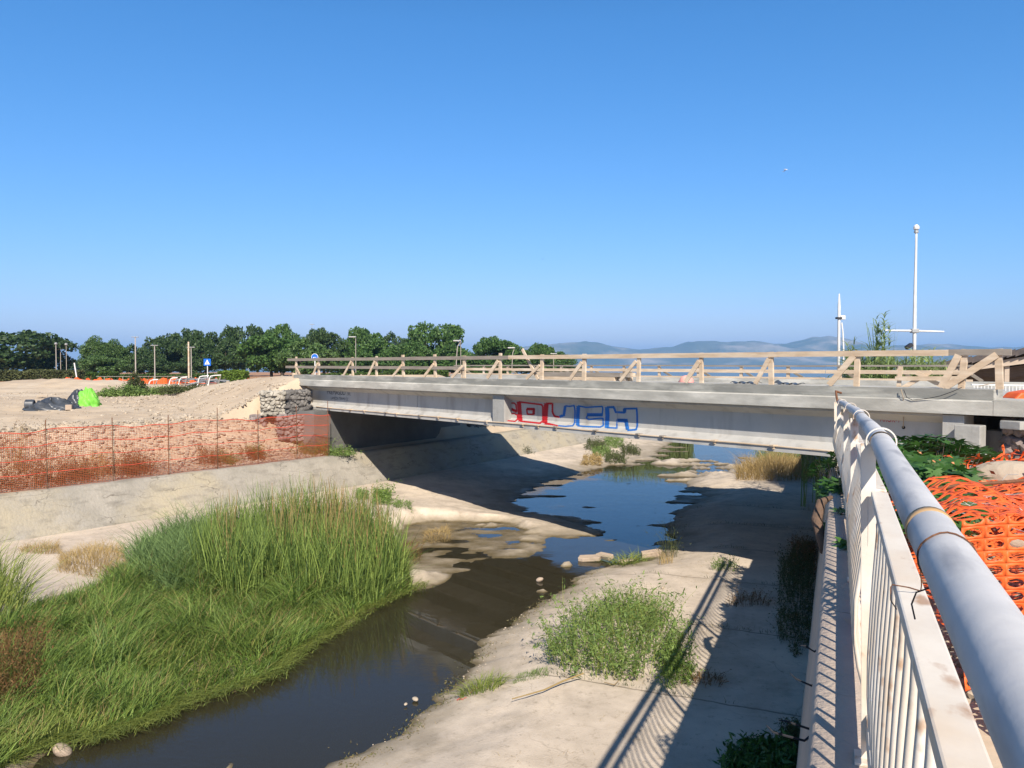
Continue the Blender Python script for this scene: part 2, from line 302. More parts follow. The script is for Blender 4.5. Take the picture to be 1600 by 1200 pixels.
def sheet(name, xs, ys, keep, mat, zf, kind='structure', smooth=True):
    X, Y = np.meshgrid(xs, ys, indexing='ij'); Z = zf(X, Y); nx, ny = X.shape
    V = np.stack([X, Y, Z], -1).reshape(-1, 3); I = np.arange(nx*ny).reshape(nx, ny)
    Fq = np.stack([I[:-1, :-1], I[1:, :-1], I[1:, 1:], I[:-1, 1:]], -1).reshape(-1, 4)
    cx = ((X[:-1, :-1]+X[1:, 1:])/2).ravel(); cy = ((Y[:-1, :-1]+Y[1:, 1:])/2).ravel(); Fq = Fq[keep(cx, cy)]
    us = np.unique(Fq); mp = np.zeros(nx*ny, int); mp[us] = np.arange(len(us))
    return tag(npmesh(name, V[us], mp[Fq], mat, None, smooth), kind=kind)
# channel floor material: pale concrete, joints, silt where it lies low
def floor_mat():
    m = cracks(M('channel_concrete', (.55, .465, .37), (.43, .36, .28), 2.6, .92, .005, 45, (.63, .53, .41), .5, detail=12), .55, (.24, .19, .14), .006, (1, 1, 1), .5, .45)
    t = m.node_tree; N = t.nodes; L = t.links; p = N['Principled BSDF']
    g = N.new('ShaderNodeNewGeometry'); sp = N.new('ShaderNodeSeparateXYZ'); L.new(g.outputs['Position'], sp.inputs[0])
    def mth(op, a, b=None, c=None):
        n = N.new('ShaderNodeMath'); n.operation = op
        for i, v in enumerate((a, b, c)):
            if v is None: continue
            if isinstance(v, (int, float)): n.inputs[i].default_value = v
            else: L.new(v, n.inputs[i])
        return n.outputs[0]
    def mixc(f, a, col):
        x = N.new('ShaderNodeMix'); x.data_type = 'RGBA'; L.new(f, x.inputs[0]); L.new(a, x.inputs[6]); x.inputs[7].default_value = (*col, 1); return x.outputs[2]
    def noise(sc, det=8):
        n = N.new('ShaderNodeTexNoise'); n.inputs['Scale'].default_value = sc; n.inputs['Detail'].default_value = det; n.inputs['Roughness'].default_value = .7; L.new(g.outputs['Position'], n.inputs[0]); return n.outputs[0]
    def rng(x, a, b, c=0, d=1):
        r = N.new('ShaderNodeMapRange'); L.new(x, r.inputs[0]); r.inputs[1].default_value = a; r.inputs[2].default_value = b; r.inputs[3].default_value = c; r.inputs[4].default_value = d; return r.outputs[0]
    col = p.inputs['Base Color'].links[0].from_socket
    al = mth('ADD', mth('MULTIPLY', sp.outputs[0], float(DV[0])), mth('MULTIPLY', sp.outputs[1], float(DV[1])))
    ac = mth('ADD', mth('MULTIPLY', sp.outputs[0], float(PV[0])), mth('MULTIPLY', sp.outputs[1], float(PV[1])))
    jn = mth('ABSOLUTE', mth('SUBTRACT', mth('FRACT', mth('DIVIDE', mth('ADD', al, mth('MULTIPLY', noise(2, 3), .12)), 2.75)), .5))
    jm = mth('MULTIPLY', rng(jn, .0, .010, .85, 0), rng(ac, -5.5, -4.5))
    col = mixc(jm, col, (.10, .08, .055))
    n1 = noise(1.6); zz = mth('SUBTRACT', sp.outputs[2], mth('MULTIPLY', mth('SUBTRACT', n1, .5), .30))
    col = mixc(rng(zz, .20, .05, 0, .8), col, (.23, .19, .13))           # silt stain
    col = mixc(rng(mth('SUBTRACT', sp.outputs[2], mth('MULTIPLY', mth('SUBTRACT', noise(3.5), .5), .07)), .045, .005), col, (.120, .092, .045))     # wet mud
    n5 = noise(9, 12); col = mixc(rng(n5, .56, .70, 0, .6), col, (.20, .16, .11)); col = mixc(rng(noise(1.1, 9), .54, .66, 0, .5), col, (.27, .225, .17)); col = mixc(rng(noise(45, 3), .64, .72, 0, .5), col, (.16, .13, .10))
    L.new(col, p.inputs['Base Color'])
    L.new(rng(zz, .06, .0, .92, .5), p.inputs['Roughness'])
    return m
m_floor = floor_mat()
def dirt_mat():
    m = M('dry_dirt', (.49, .39, .275), (.39, .305, .215), .7, .97, .012, 9, (.51, .42, .31), .22)
    t = m.node_tree; N = t.nodes; L = t.links; p = N['Principled BSDF']; col = p.inputs['Base Color'].links[0].from_socket
    tc = N.new('ShaderNodeTexCoord')
    for sc, c, lo, hi in ((11, (.50, .43, .33), .06, .16), (5, (.30, .24, .175), .04, .12)):
        vo = N.new('ShaderNodeTexVoronoi'); vo.inputs['Scale'].default_value = sc; L.new(tc.outputs['Object'], vo.inputs['Vector'])
        n = N.new('ShaderNodeTexNoise'); n.inputs['Scale'].default_value = .8; L.new(tc.outputs['Object'], n.inputs[0])
        r = N.new('ShaderNodeMapRange'); r.inputs[1].default_value = hi; r.inputs[2].default_value = lo; L.new(vo.outputs['Distance'], r.inputs[0])
        r2 = N.new('ShaderNodeMapRange'); r2.inputs[1].default_value = .45; r2.inputs[2].default_value = .6; L.new(n.outputs[0], r2.inputs[0])
        mu = N.new('ShaderNodeMath'); mu.operation = 'MULTIPLY'; L.new(r.outputs[0], mu.inputs[0]); L.new(r2.outputs[0], mu.inputs[1])
        x = N.new('ShaderNodeMix'); x.data_type = 'RGBA'; L.new(mu.outputs[0], x.inputs[0]); L.new(col, x.inputs[6]); x.inputs[7].default_value = (*c, 1); col = x.outputs[2]
    # redder soil at the back of the site
    g = N.new('ShaderNodeNewGeometry'); sp = N.new('ShaderNodeSeparateXYZ'); L.new(g.outputs['Position'], sp.inputs[0])
    r = N.new('ShaderNodeMapRange'); r.inputs[1].default_value = 46; r.inputs[2].default_value = 60; L.new(sp.outputs[1], r.inputs[0])
    x = N.new('ShaderNodeMix'); x.data_type = 'RGBA'; L.new(r.outputs[0], x.inputs[0]); L.new(col, x.inputs[6]); x.inputs[7].default_value = (.36, .20, .11, 1)
    L.new(x.outputs[2], p.inputs['Base Color']); return m
m_dirt = dirt_mat()
xs = axis([(-16, 12, .11), (12, 40, .5)]); ys = axis([(4.5, 30, .11), (30, 66, .3)])
chan = lambda x, y: (left_sd(x, y) < .12) & (x*PV[0]+y*PV[1] < .10)
sheet('channel_floor', xs, ys, chan, m_floor, floor_z)
gx = np.array(sorted(set([-v for v in grow(40, 9000, 1.2, 1.25)]+list(axis([(-40, -16, .22), (-16, 6, .16), (6, 14, .25), (14, 41, .6)]))+grow(42, 9000, 1.5, 1.25))))
gy = np.array(sorted(set(grow(0, 0, 1, 1)+[-60, -40, -25, -15, -8, -4, -2]+list(axis([(0, 12, .3), (12, 46, .18), (46, 80, .5)]))+grow(80, 9000, 1.2, 1.2))))
tag(sheet('ground', gx, gy, lambda x, y: ~((left_sd(x, y) < .2) & (x*PV[0]+y*PV[1] < .15) & (y < 64)), m_dirt, land_z))
# water
def water_mat(name, tint, rip, sc, dist, rough=.01):
    m = bpy.data.materials.new(name); m.use_nodes = True; t = m.node_tree; N = t.nodes; L = t.links; N.remove(N['Principled BSDF'])
    tr = N.new('ShaderNodeBsdfTransparent'); tr.inputs[0].default_value = (*tint, 1); gl = N.new('ShaderNodeBsdfGlossy'); gl.inputs['Roughness'].default_value = rough
    df = N.new('ShaderNodeBsdfDiffuse'); df.inputs[0].default_value = (.105, .090, .050, 1); md = N.new('ShaderNodeMixShader'); md.inputs[0].default_value = .27; L.new(tr.outputs[0], md.inputs[1]); L.new(df.outputs[0], md.inputs[2])
    fr = N.new('ShaderNodeFresnel'); fr.inputs[0].default_value = 1.40; ms = N.new('ShaderNodeMixShader')
    tc = N.new('ShaderNodeTexCoord'); mp = N.new('ShaderNodeMapping'); mp.inputs['Scale'].default_value = sc; mp.inputs['Rotation'].default_value = (0, 0, .5); L.new(tc.outputs['Object'], mp.inputs[0])
    n = N.new('ShaderNodeTexNoise'); n.inputs['Scale'].default_value = rip; n.inputs['Detail'].default_value = 5; L.new(mp.outputs[0], n.inputs[0])
    n2 = N.new('ShaderNodeTexNoise'); n2.inputs['Scale'].default_value = .35; n2.inputs['Detail'].default_value = 3; L.new(tc.outputs['Object'], n2.inputs[0])
    r2 = N.new('ShaderNodeMapRange'); r2.inputs[1].default_value = .50; r2.inputs[2].default_value = .66; r2.inputs[3].default_value = .008; L.new(n2.outputs[0], r2.inputs[0])
    mu = N.new('ShaderNodeMath'); mu.operation = 'MULTIPLY'; L.new(n.outputs[0], mu.inputs[0]); L.new(r2.outputs[0], mu.inputs[1])
    b = N.new('ShaderNodeBump'); b.inputs['Distance'].default_value = dist; L.new(mu.outputs[0], b.inputs['Height'])
    L.new(b.outputs[0], gl.inputs['Normal']); L.new(b.outputs[0], fr.inputs['Normal'])
    L.new(fr.outputs[0], ms.inputs[0]); L.new(md.outputs[0], ms.inputs[1]); L.new(gl.outputs[0], ms.inputs[2]); L.new(ms.outputs[0], N['Material Output'].inputs[0]); return m
m_water = water_mat('stream_water', (.78, .72, .52), 5, (1, 2.2, 1), .005)
sheet('stream_water', axis([(-16, 30.1, 2)]), axis([(4.5, 66, 2)]), lambda x, y: (left_sd(x, y) < 2) & (x*PV[0]+y*PV[1] < 2), m_water, lambda x, y: 0*x)
m_sea = M('sea_water', (.10, .14, .17), (.12, .16, .19), .02, .35, .15, .3, spec=.5)
sheet('sea', np.array([-9000, -3000, -1000, -300, -100, 0, 100, 300, 1000, 3000, 9000.]), np.array([64, 200, 600, 2000, 5000, 9000.]), lambda x, y: x > -1e9, m_sea, lambda x, y: 0*x-.02, smooth=False)
# hills over the gulf
HZ = 4200.
def hills():
    prof = [(-1400, 6), (-600, 9), (-200, 5), (100, 7), (300, 7), (600, 10), (700, 14), (760, 22), (830, 30), (870, 34), (915, 37), (935, 35), (955, 29), (1000, 24), (1050, 29), (1075, 36), (1105, 38), (1130, 36), (1150, 37), (1180, 38), (1205, 34), (1228, 33), (1250, 38), (1270, 43), (1292, 46), (1312, 43), (1335, 33), (1375, 30), (1420, 30), (1450, 33), (1480, 33), (1510, 29), (1545, 27), (1580, 28), (1640, 30), (1800, 22), (2200, 10), (2700, 3)]
    px = np.arange(-1400, 2700, 3.); hh = np.interp(px, [p[0] for p in prof], [p[1] for p in prof])
    hh = np.maximum(hh+fbm(px*.06, px*0, 4)*1.6, .5); X = (px-800)/F; nr = 26; V = []
    for j in range(nr):
        t = j/(nr-1); Y = HZ-900+t*900
        f = ss(0, 1, np.array(t))*.999
        ridg = 1-abs(fbm(px*.028+3, np.full_like(px, t*5), 4, 1))*1.5*(1-t)
        z = hh*HZ/F*(f*.85+.15*t)*np.clip(ridg, .2, 1.2)
        if j == nr-1: z = hh*HZ/F
        V.append(np.stack([X*HZ, np.full_like(px, Y), z+(3 if j else -2)], -1))
    back = V[-1].copy(); back[:, 1] += 700; back[:, 2] = -2; V.append(back)
    V = np.array(V); nj, ni = V.shape[:2]; I = np.arange(nj*ni).reshape(nj, ni)
    Fq = np.stack([I[:-1, :-1], I[:-1, 1:], I[1:, 1:], I[1:, :-1]], -1).reshape(-1, 4)
    tag(npmesh('hills', V.reshape(-1, 3), Fq, M('hill_scrub', (.06, .09, .06), (.11, .12, .09), .006, .95, c3=(.30, .27, .22), s3=.004), None, True), kind='structure')
hills()
# ------------------------------------------------------------------ retaining walls
def wall_along(name, pts, sec, mat, label, jit=.015, zf=None):
    # sec: list of (offset to the right of travel, z)
    pts = [Vector((p[0], p[1])) for p in pts]; P = []
    for a, b in zip(pts[:-1], pts[1:]):
        n = max(2, int((b-a).length/.22))
        for i in range(n): P.append(a+(b-a)*i/n)
    P.append(pts[-1]); V = []; n = len(P); m = len(sec)
    for i, p in enumerate(P):
        d = (P[min(i+1, n-1)]-P[max(i-1, 0)]).normalized(); r = Vector((d.y, -d.x))
        for k, (o, z) in enumerate(sec):
            j = float(fbm(np.array([i*.35+k*9.]), np.array([k*3.3]), 4)[0])*jit
            q = p+r*(o+j); V.append((q.x, q.y, z+j*.7))
    Fq = [(i*m+k, i*m+k+1, (i+1)*m+k+1, (i+1)*m+k) for i in range(n-1) for k in range(m-1)]
    o = npmesh(name, V, Fq, mat, None, False); return tag(o, label, 'wall')
def densify(sec, st=.12):
    out = []
    for (a, b) in zip(sec[:-1], sec[1:]):
        n = max(1, int(math.hypot(b[0]-a[0], b[1]-a[1])/st)); out += [(a[0]+(b[0]-a[0])*i/n, a[1]+(b[1]-a[1])*i/n) for i in range(n)]
    return out+[sec[-1]]
wall_along('retaining_wall', WL, densify([(.85, -.3), (.72, .42), (.05, 1.34), (.0, 1.38), (-.45, 1.385), (-.5, 1.2)]), m_wall, 'long cracked concrete retaining wall under the orange mesh fence on the left bank', .018)
rw = [tuple(DV*t+PV*0) for t in (-3, 14.2)]
wall_along('retaining_wall', rw, densify([(-.42, -.3), (-.36, .3), (-.10, 2.80), (-.075, 2.85), (.42, 2.85), (.5, 2.7)]), m_wallr, 'concrete retaining wall with flat cap below the white railing', .008)
wall_along('retaining_wall', [tuple(DV*t) for t in (14.25, 50)], densify([(-.42, -.3), (-.36, .3), (-.10, 2.80), (.4, 2.82), (.5, 2.6)], .4), m_wall, 'shaded concrete retaining wall beyond the bridge at the right', .01)
# ------------------------------------------------------------------ the bridge (local x along the deck, y outward to the camera side)
BR = math.atan2(BS[1], BS[0])
def b_s(px, u=0.):                                # distance along the bridge of a column of the picture
    k = (px-800)/F; P0 = BO+BU*u     # (P0+s*BS).x = k*(..).y
    return float((k*P0[1]-P0[0])/(BS[0]-k*BS[1]))
def b_loc(p): d = np.array([p[0]-BO[0], p[1]-BO[1]]); return (float(d @ BS), float(d @ BU), p[2])
def b_w(s, u, z): q = BO+BS*s+BU*u; return (float(q[0]), float(q[1]), z)
bridge = thing('bridge', 'unfinished concrete girder bridge crossing the stream, with red and blue graffiti', 'bridge', (BO[0], BO[1], 0), BR)
SL, SR = 22.9, -9.0
MB().prism([(-.45, 3.70), (0, 3.70), (0, 3.898), (-.035, 3.922), (-.052, 3.922), (-.052, 4.086), (-.45, 4.086)], 'x', 0.0, SL).build('edge_kerb', m_kerb, bridge)
MB().prism([(-.45, 3.70), (0, 3.70), (0, 3.93), (-.45, 3.93)], 'x', SR, -.006).build('edge_kerb', m_kerb, bridge)
# darker board-marked face of the upper lift
MB().box((SL/2, -.0495, 4.004), (SL-.02, .008, .158)).build('upper_lift', m_kerbtop, bridge)
MB().prism([(-7.75, 3.70), (-7.3, 3.70), (-7.3, 4.05), (-7.75, 4.05)], 'x', 0, SL).build('edge_kerb', m_kerb, bridge)
MB().prism([(-7.295, 3.69), (-.455, 3.69), (-.455, 3.92), (-7.295, 3.92)], 'x', SR, SL-.1).build('deck_slab', m_girder, bridge)
GP = [(-.12, 3.695), (-.12, 3.65), (-.35, 3.53), (-.35, 3.085), (-.10, 2.955), (-.10, 2.865), (-1.0, 2.865), (-1.0, 2.955), (-.75, 3.085), (-.75, 3.53), (-.98, 3.65), (-.98, 3.695)]
g = MB().prism(GP, 'x', .72, 21.95); g.build('girder', m_girder, bridge)
for du in (-1.75, -3.4, -5.05, -6.3):
    MB().prism([(a+du, b) for a, b in GP], 'x', .8, 21.9).build('girder', m_girder, bridge)
MB().box((11.29, -.225, 3.28), (.46, .26, .826)).build('web_rib', m_rib, bridge, bevel=.008)
MB().box((.56, -.30, 3.25), (.30, .42, .86)).build('end_block', m_girder, bridge)
s0, s1 = b_s(1493, .12), b_s(1534, .12)
MB().box(((s0+s1)/2, .02, 3.19), (abs(s1-s0), .26, .72)).build('bearing_block', m_rib, bridge, bevel=.012)
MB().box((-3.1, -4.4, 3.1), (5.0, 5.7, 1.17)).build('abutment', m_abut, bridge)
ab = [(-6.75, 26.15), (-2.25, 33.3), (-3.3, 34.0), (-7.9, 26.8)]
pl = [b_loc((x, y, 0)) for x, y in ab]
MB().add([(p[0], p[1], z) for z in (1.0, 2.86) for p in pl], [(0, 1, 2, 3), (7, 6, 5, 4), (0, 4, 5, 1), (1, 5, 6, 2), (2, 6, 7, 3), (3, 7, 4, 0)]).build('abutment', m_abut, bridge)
MB().box((22.3, -3.9, 3.3), (.5, 7.0, .78)).build('end_diaphragm', m_rib, bridge)
# timber strip and clamps on the bottom flange
rr = random.Random(4); t = MB(); s = .4
pts = []
while s < 21.8: pts.append((s, -.085+rr.uniform(-.006, .004), 2.965+rr.uniform(-.006, .010))); s += 1.3
t.tube(pts, .015, 5); t.build('timber_strip', m_wood, bridge)
s = .9
while s < 21.7:
    c = MB().box((s, -.145, 2.975), (.09, .22, .026), rz=rr.uniform(-.3, .3)); c.box((s+.01, -.088, 2.94), (.05, .036, .06)); c.build('clamp', m_wood if rr.random() < .6 else m_wood2, bridge)
    s += rr.choice((.62, .9, 1.25, .55, 1.4))
for k in (2.0, 7.5, 15.3):
    MB().box((k, -.346, 3.33), (.004, .012, .40)).build('panel_joint', m_rib, bridge)
MB().box((SL+.03, -.12, 3.99), (.10, .16, .30), R=Matrix.Rotation(.06, 3, 'Y')).build('end_post', m_wood, bridge)
# graffiti: strokes of spray paint lying on web and flange
def hit(px, py, off=.004):
    r = ray(px, py); best = None
    for (u0, z0), (u1, z1) in (((-.12, 3.695), (-.12, 3.65)), ((-.12, 3.65), (-.35, 3.53)), ((-.35, 3.53), (-.35, 3.085)), ((-.35, 3.085), (-.10, 2.955)), ((-.10, 2.955), (-.10, 2.865))):
        # plane through the segment, containing the bridge axis
        nu, nz = (z0-z1), (u1-u0); l = math.hypot(nu, nz); nu /= l; nz /= l
        n = Vector((BU[0]*nu, BU[1]*nu, nz)); q = b_w(0, u0, z0); tt = n.dot(Vector(q)-Vector((0, 0, EYE)))/n.dot(r)
        p = Vector((0, 0, EYE))+r*tt; L = b_loc(p)
        if min(z0, z1)-1e-4 <= L[2] <= max(z0, z1)+1e-4 and tt > 0 and (best is None or tt < best[0]): best = (tt, (L[0], L[1]+nu*off, L[2]+nz*off))
    return best[1] if best else None
def stroke(mb, pts, w, w2=None):                   # picture-plane outline laid onto the girder
    P = [Vector((760+x/6.154, 600+y/6.154)) for x, y in pts]; Q = []
    for a, b in zip(P[:-1], P[1:]):
        n = max(1, int((b-a).length/.8)); Q += [a+(b-a)*i/n for i in range(n)]
    Q.append(P[-1]); last = None; n = len(Q)
    for i, q in enumerate(Q):
        d = (Q[min(i+1, n-1)]-Q[max(i-1, 0)]); d.normalize(); nn = Vector((-d.y, d.x)); ww = 1.6*(w+((w2 or w)-w)*i/(n-1))/6.154/2*(1+.18*math.sin(i*1.7))
        a = hit(*(q+nn*ww)); b = hit(*(q-nn*ww))
        if a is None or b is None: last = None; continue
        k = len(mb.v); mb.v += [a, b]
        if last is not None: mb.f.append((last, last+1, k+1, k))
        last = k
def grf(mat, sts):
    m = MB()
    for st in sts: stroke(m, *st)
    m.build('graffiti', mat, bridge)
grf(m_red, [([(185, 185), (270, 183), (285, 200), (290, 255), (190, 242)], 8), ([(190, 243), (240, 240), (295, 268)], 16), ([(185, 290), (270, 283), (300, 300), (300, 340), (275, 360), (190, 352)], 8),
    ([(313, 172), (530, 198), (543, 215), (545, 355), (515, 378), (440, 370), (325, 358)], 10), ([(312, 168), (320, 260), (328, 360)], 26),
    ([(388, 240), (462, 238), (458, 292), (395, 290), (388, 240)], 9), ([(390, 240), (462, 242)], 16), ([(456, 240), (455, 292)], 16),
    ([(578, 185), (570, 280), (563, 378)], 28), ([(575, 188), (635, 188)], 13), ([(636, 186), (636, 270), (655, 310), (705, 318)], 11), ([(560, 378), (640, 392), (690, 402)], 16, 6)])
grf(m_blu, [([(705, 315), (745, 300), (760, 210)], 16), ([(760, 210), (800, 215), (845, 208), (853, 260), (850, 370), (835, 400)], 9), ([(835, 402), (760, 408), (690, 402)], 8),
    ([(885, 212), (880, 300), (878, 400)], 22), ([(882, 210), (960, 225), (1115, 215), (1120, 240), (1115, 300), (975, 300), (962, 325), (985, 342), (1080, 330), (1122, 330), (1126, 400), (1095, 415), (960, 410), (875, 402)], 9), ([(968, 296), (1118, 296)], 20),
    ([(1160, 222), (1165, 300), (1158, 425)], 26), ([(1160, 225), (1225, 222), (1245, 270), (1330, 275), (1325, 240)], 13), ([(1330, 235), (1330, 275)], 20), ([(1325, 238), (1445, 236), (1450, 300), (1452, 400), (1440, 440), (1355, 447)], 11),
    ([(1160, 420), (1255, 425), (1258, 345), (1335, 345), (1350, 440)], 9), ([(1262, 350), (1345, 352), (1358, 440)], 22)])
grf(m_inko, [([(155, 118), (180, 190), (182, 345)], 16, 10)])
# stencilled maker's lettering
def lettering(txt, s, z, h, width, mat, u=-.347, zslope=0, parent=bridge, name='lettering'):
    c = bpy.data.curves.new(name, 'FONT'); c.body = txt; c.size = 1; o = bpy.data.objects.new(name, c); COL.objects.link(o)
    dg = bpy.context.evaluated_depsgraph_get(); me = bpy.data.meshes.new_from_object(o.evaluated_get(dg)); bpy.data.objects.remove(o)
    vs = [v.co.copy() for v in me.vertices]; x0 = min(v.x for v in vs); x1 = max(v.x for v in vs); y0 = min(v.y for v in vs); y1 = max(v.y for v in vs)
    for v, co in zip(me.vertices, vs): v.co = (s-(co.x-x0)/(x1-x0)*width, u, z+(co.y-y0)/(y1-y0)*h+zslope*(co.x-x0))
    return link(name, me, mat, parent)
sA, sB = b_s(511, -.35), b_s(540, -.35)
lettering('PREMASUD', sA, 3.415, .16, sA-sB-.02, m_ink)
lettering('SRL', sB-.12, 3.415, .10, sB-.12-b_s(548, -.35), m_ink)
sC = b_s(517, -.35); lettering('LAMEZIA TERME CZ', sC, 3.24, .09, sC-b_s(544, -.35), m_ink)
sD = b_s(1376, -.35); lettering('AROK-T', sD, 3.50, .10, sD-b_s(1408, -.35), m_red)
h = hit(1412, 668, .003)
if h: MB().tube([(h[0], h[1]-.0, h[2]), (h[0], h[1]+.004, h[2])], .028, 14).build('drain_hole', m_signb, bridge)
# rope hanging from the kerb and a slack cable along it
rp = thing('rope', 'thin rope and slack cable hanging over the bridge kerb', 'rope', b_w(b_s(1411), .03, 3.5), 0)
o_ = rp.location
p0 = Vector(b_w(b_s(1408), .0, 4.05)); p1 = Vector(b_w(b_s(1413), .03, 3.93)); p2 = Vector(b_w(h[0], h[1]+.02, h[2])) if h else p1
MB().tube([p0, p0+Vector((0, 0, .012)), p1, p1+(p2-p1)*.5+Vector((.01, 0, 0)), p2], .007, 6).build('hanging_rope', m_rope, rp, off=o_)
cb = [Vector(b_w(b_s(x), .02, EYE-(y-570)*0.01*.94)) for x, y in ((1413, 612), (1418, 625), (1427, 629), (1450, 626), (1470, 621), (1490, 613), (1504, 606))]
MB().tube(cb, .0055, 6).build('slack_cable', m_dark, rp, off=o_)
# ------------------------------------------------------------------ timber guard rails on the deck
near_px = [463, 498, 551, 588, 630, 680, 725, 781, 846, 912, 997, 1096, 1205, 1338, 1502, 1562]
gr = thing('timber_guardrail', 'rough timber guard rail on the near edge of the bridge deck', 'guardrail', (BO[0], BO[1], 0), BR)
rr = random.Random(9)
for i, px in enumerate(near_px):
    s = b_s(px, -.12); top = 4.70+rr.choice((0, .02, .0, .05, .09)) if i < 10 else 4.68+rr.uniform(0, .01)
    lean = rr.uniform(-.03, .03) if i < 14 else (-.05, .02)[i-14]
    w = rr.uniform(.075, .10)
    MB().beam((s, -.13, 4.088), (s+lean, -.125, top), w, .05, up=(0, 1, 0)).build('post', m_wood, gr)
    ft = -.40 if i == 0 else rr.uniform(.28, .5)
    if i == 15: ft = .72
    if i == 14: ft = .26
    MB().beam((s+ft, -.06, 4.10), (s+.03, -.085, rr.uniform(4.40, 4.58) if i < 13 else 4.60), rr.uniform(.07, .10) if i < 13 else .10, .025, up=(0, 1, 0)).build('brace', m_wood, gr)
ss_ = [b_s(450, -.1), b_s(640, -.1), b_s(795, -.1), b_s(990, -.1), b_s(1215, -.1), b_s(1480, -.1), b_s(1578, -.1)]
for k, (a, b) in enumerate(zip(ss_[:-1], ss_[1:])):
    MB().beam((a, -.088-.003*(k % 2), 4.64), (b-.02, -.088-.003*(k % 2), 4.635), .025, .095).build('top_board', m_wood2 if k in (0, 1, 5) else m_wood, gr)
a, b = b_s(447, -.1), b_s(726, -.1)
MB().beam((a, -.09, 4.37), (b, -.09, 4.36), .025, .09).build('middle_board', m_wood2, gr)
s = b_s(838, -.1); MB().beam((s, -.16, 4.09), (b_s(822, -.1)+.25, -.2, 4.84), .07, .03, up=(0, 1, 0)).build('loose_board', m_wood, gr)
s = b_s(720, -.1); MB().box((s, -.18, 4.25), (.16, .03, .32)).build('board_offcut', m_wood, gr)
UF = -7.45
fr_ = thing('timber_guardrail', 'lower timber guard rail along the far edge of the bridge deck', 'guardrail', (BO[0], BO[1], 0), BR)
s = 2.8; k = 0
while s < 22.8:
    MB().beam((s, UF, 4.052), (s+rr.uniform(-.02, .02), UF, 4.43), .09, .05, up=(0, 1, 0)).build('post', m_wood, fr_)
    MB().beam((s-rr.uniform(.25, .4), UF-.3, 4.052), (s, UF-.04, 4.32), .07, .025, up=(0, 1, 0)).build('brace', m_wood2, fr_)
    s += 1.5; k += 1
for (z, hh, m) in ((4.42, .045, m_wood2), (4.27, .10, m_wood), (4.075, .05, m_wood)):
    a = 2.6
    for b in (6.2, 10.4, 15.1, 19, 22.8): MB().beam((a, UF+.045, z+rr.uniform(-.008, .008)), (b-.02, UF+.045, z+rr.uniform(-.008, .008)), .025, hh).build('board', m, fr_); a = b
# deck clutter
st = thing('timber_stack', 'long timber beams stacked on the deck behind the near guard rail', 'timber stack', b_w(b_s(910, -1.5), -1.5, 3.92), BR)
for i in range(7):
    MB().box((rr.uniform(-.2, .2), -.12*(i % 4)+.2, .06+.11*(i//4)+.12), (3.4-rr.random(), .11, .10), rz=rr.uniform(-.02, .02)).build('beam', m_wood2 if i % 3 else m_wood, st)
st2 = thing('board_pile', 'short boards propped crosswise at the right end of the deck', 'board pile', b_w(b_s(1450, -3), -3, 3.92), BR)
for (x0, z0, x1, z1) in ((.5, .05, -.05, .40), (-.35, .05, .2, .38), (-.6, .28, .6, .26), (.55, .02, .52, .5)):
    MB().beam((x0, rr.uniform(-.1, .1), z0), (x1, rr.uniform(-.1, .1), z1), .08, .025, up=(0, 1, 0)).build('board', m_wood, st2)
pb = MB(); c = b_w(b_s(1072, -5), -5, 4.0)
bm_ = MB()
for j in range(7):
    for i in range(14):
        a = 2*math.pi*i/14; e = math.pi/2*j/6; r = .22*(1+.08*math.sin(3*a+j)); bm_.v.append((c[0]+r*math.cos(e)*math.cos(a), c[1]+r*math.cos(e)*math.sin(a), c[2]-.08+.24*math.sin(e)))
bm_.f = [(j*14+i, j*14+(i+1) % 14, (j+1)*14+(i+1) % 14, (j+1)*14+i) for j in range(6) for i in range(14)]
tag(bm_.build('plastic_sack', M('faded_pink_plastic', (.75, .36, .30), (.65, .30, .25), 3, .6), smooth=True), 'faded pink rounded sack lying on the bridge deck', 'sack')
for (x0, x1, lab) in ((1146, 1182, 'flat black sheet draped on the deck kerb'), (1214, 1250, 'crumpled black sheet with a peaked end on the deck kerb')):
    m = MB(); a, b = b_s(x0, -.3), b_s(x1, -.3); n = 14
    for i in range(n+1):
        for j in range(5): m.v.append(b_w(a+(b-a)*i/n, -.18-.08*j, 4.092+.016*math.sin(i*1.3+j)+(.05*max(0, 1-i/4) if x0 > 1200 else .012)*math.sin(j*.8)+.012))
    m.f = [(i*5+j, i*5+j+1, (i+1)*5+j+1, (i+1)*5+j) for i in range(n) for j in range(4)]
    o = m.build('plastic_sheet', m_black); so = o.modifiers.new('thick', 'SOLIDIFY'); so.thickness = .006; tag(o, lab, 'sheet')
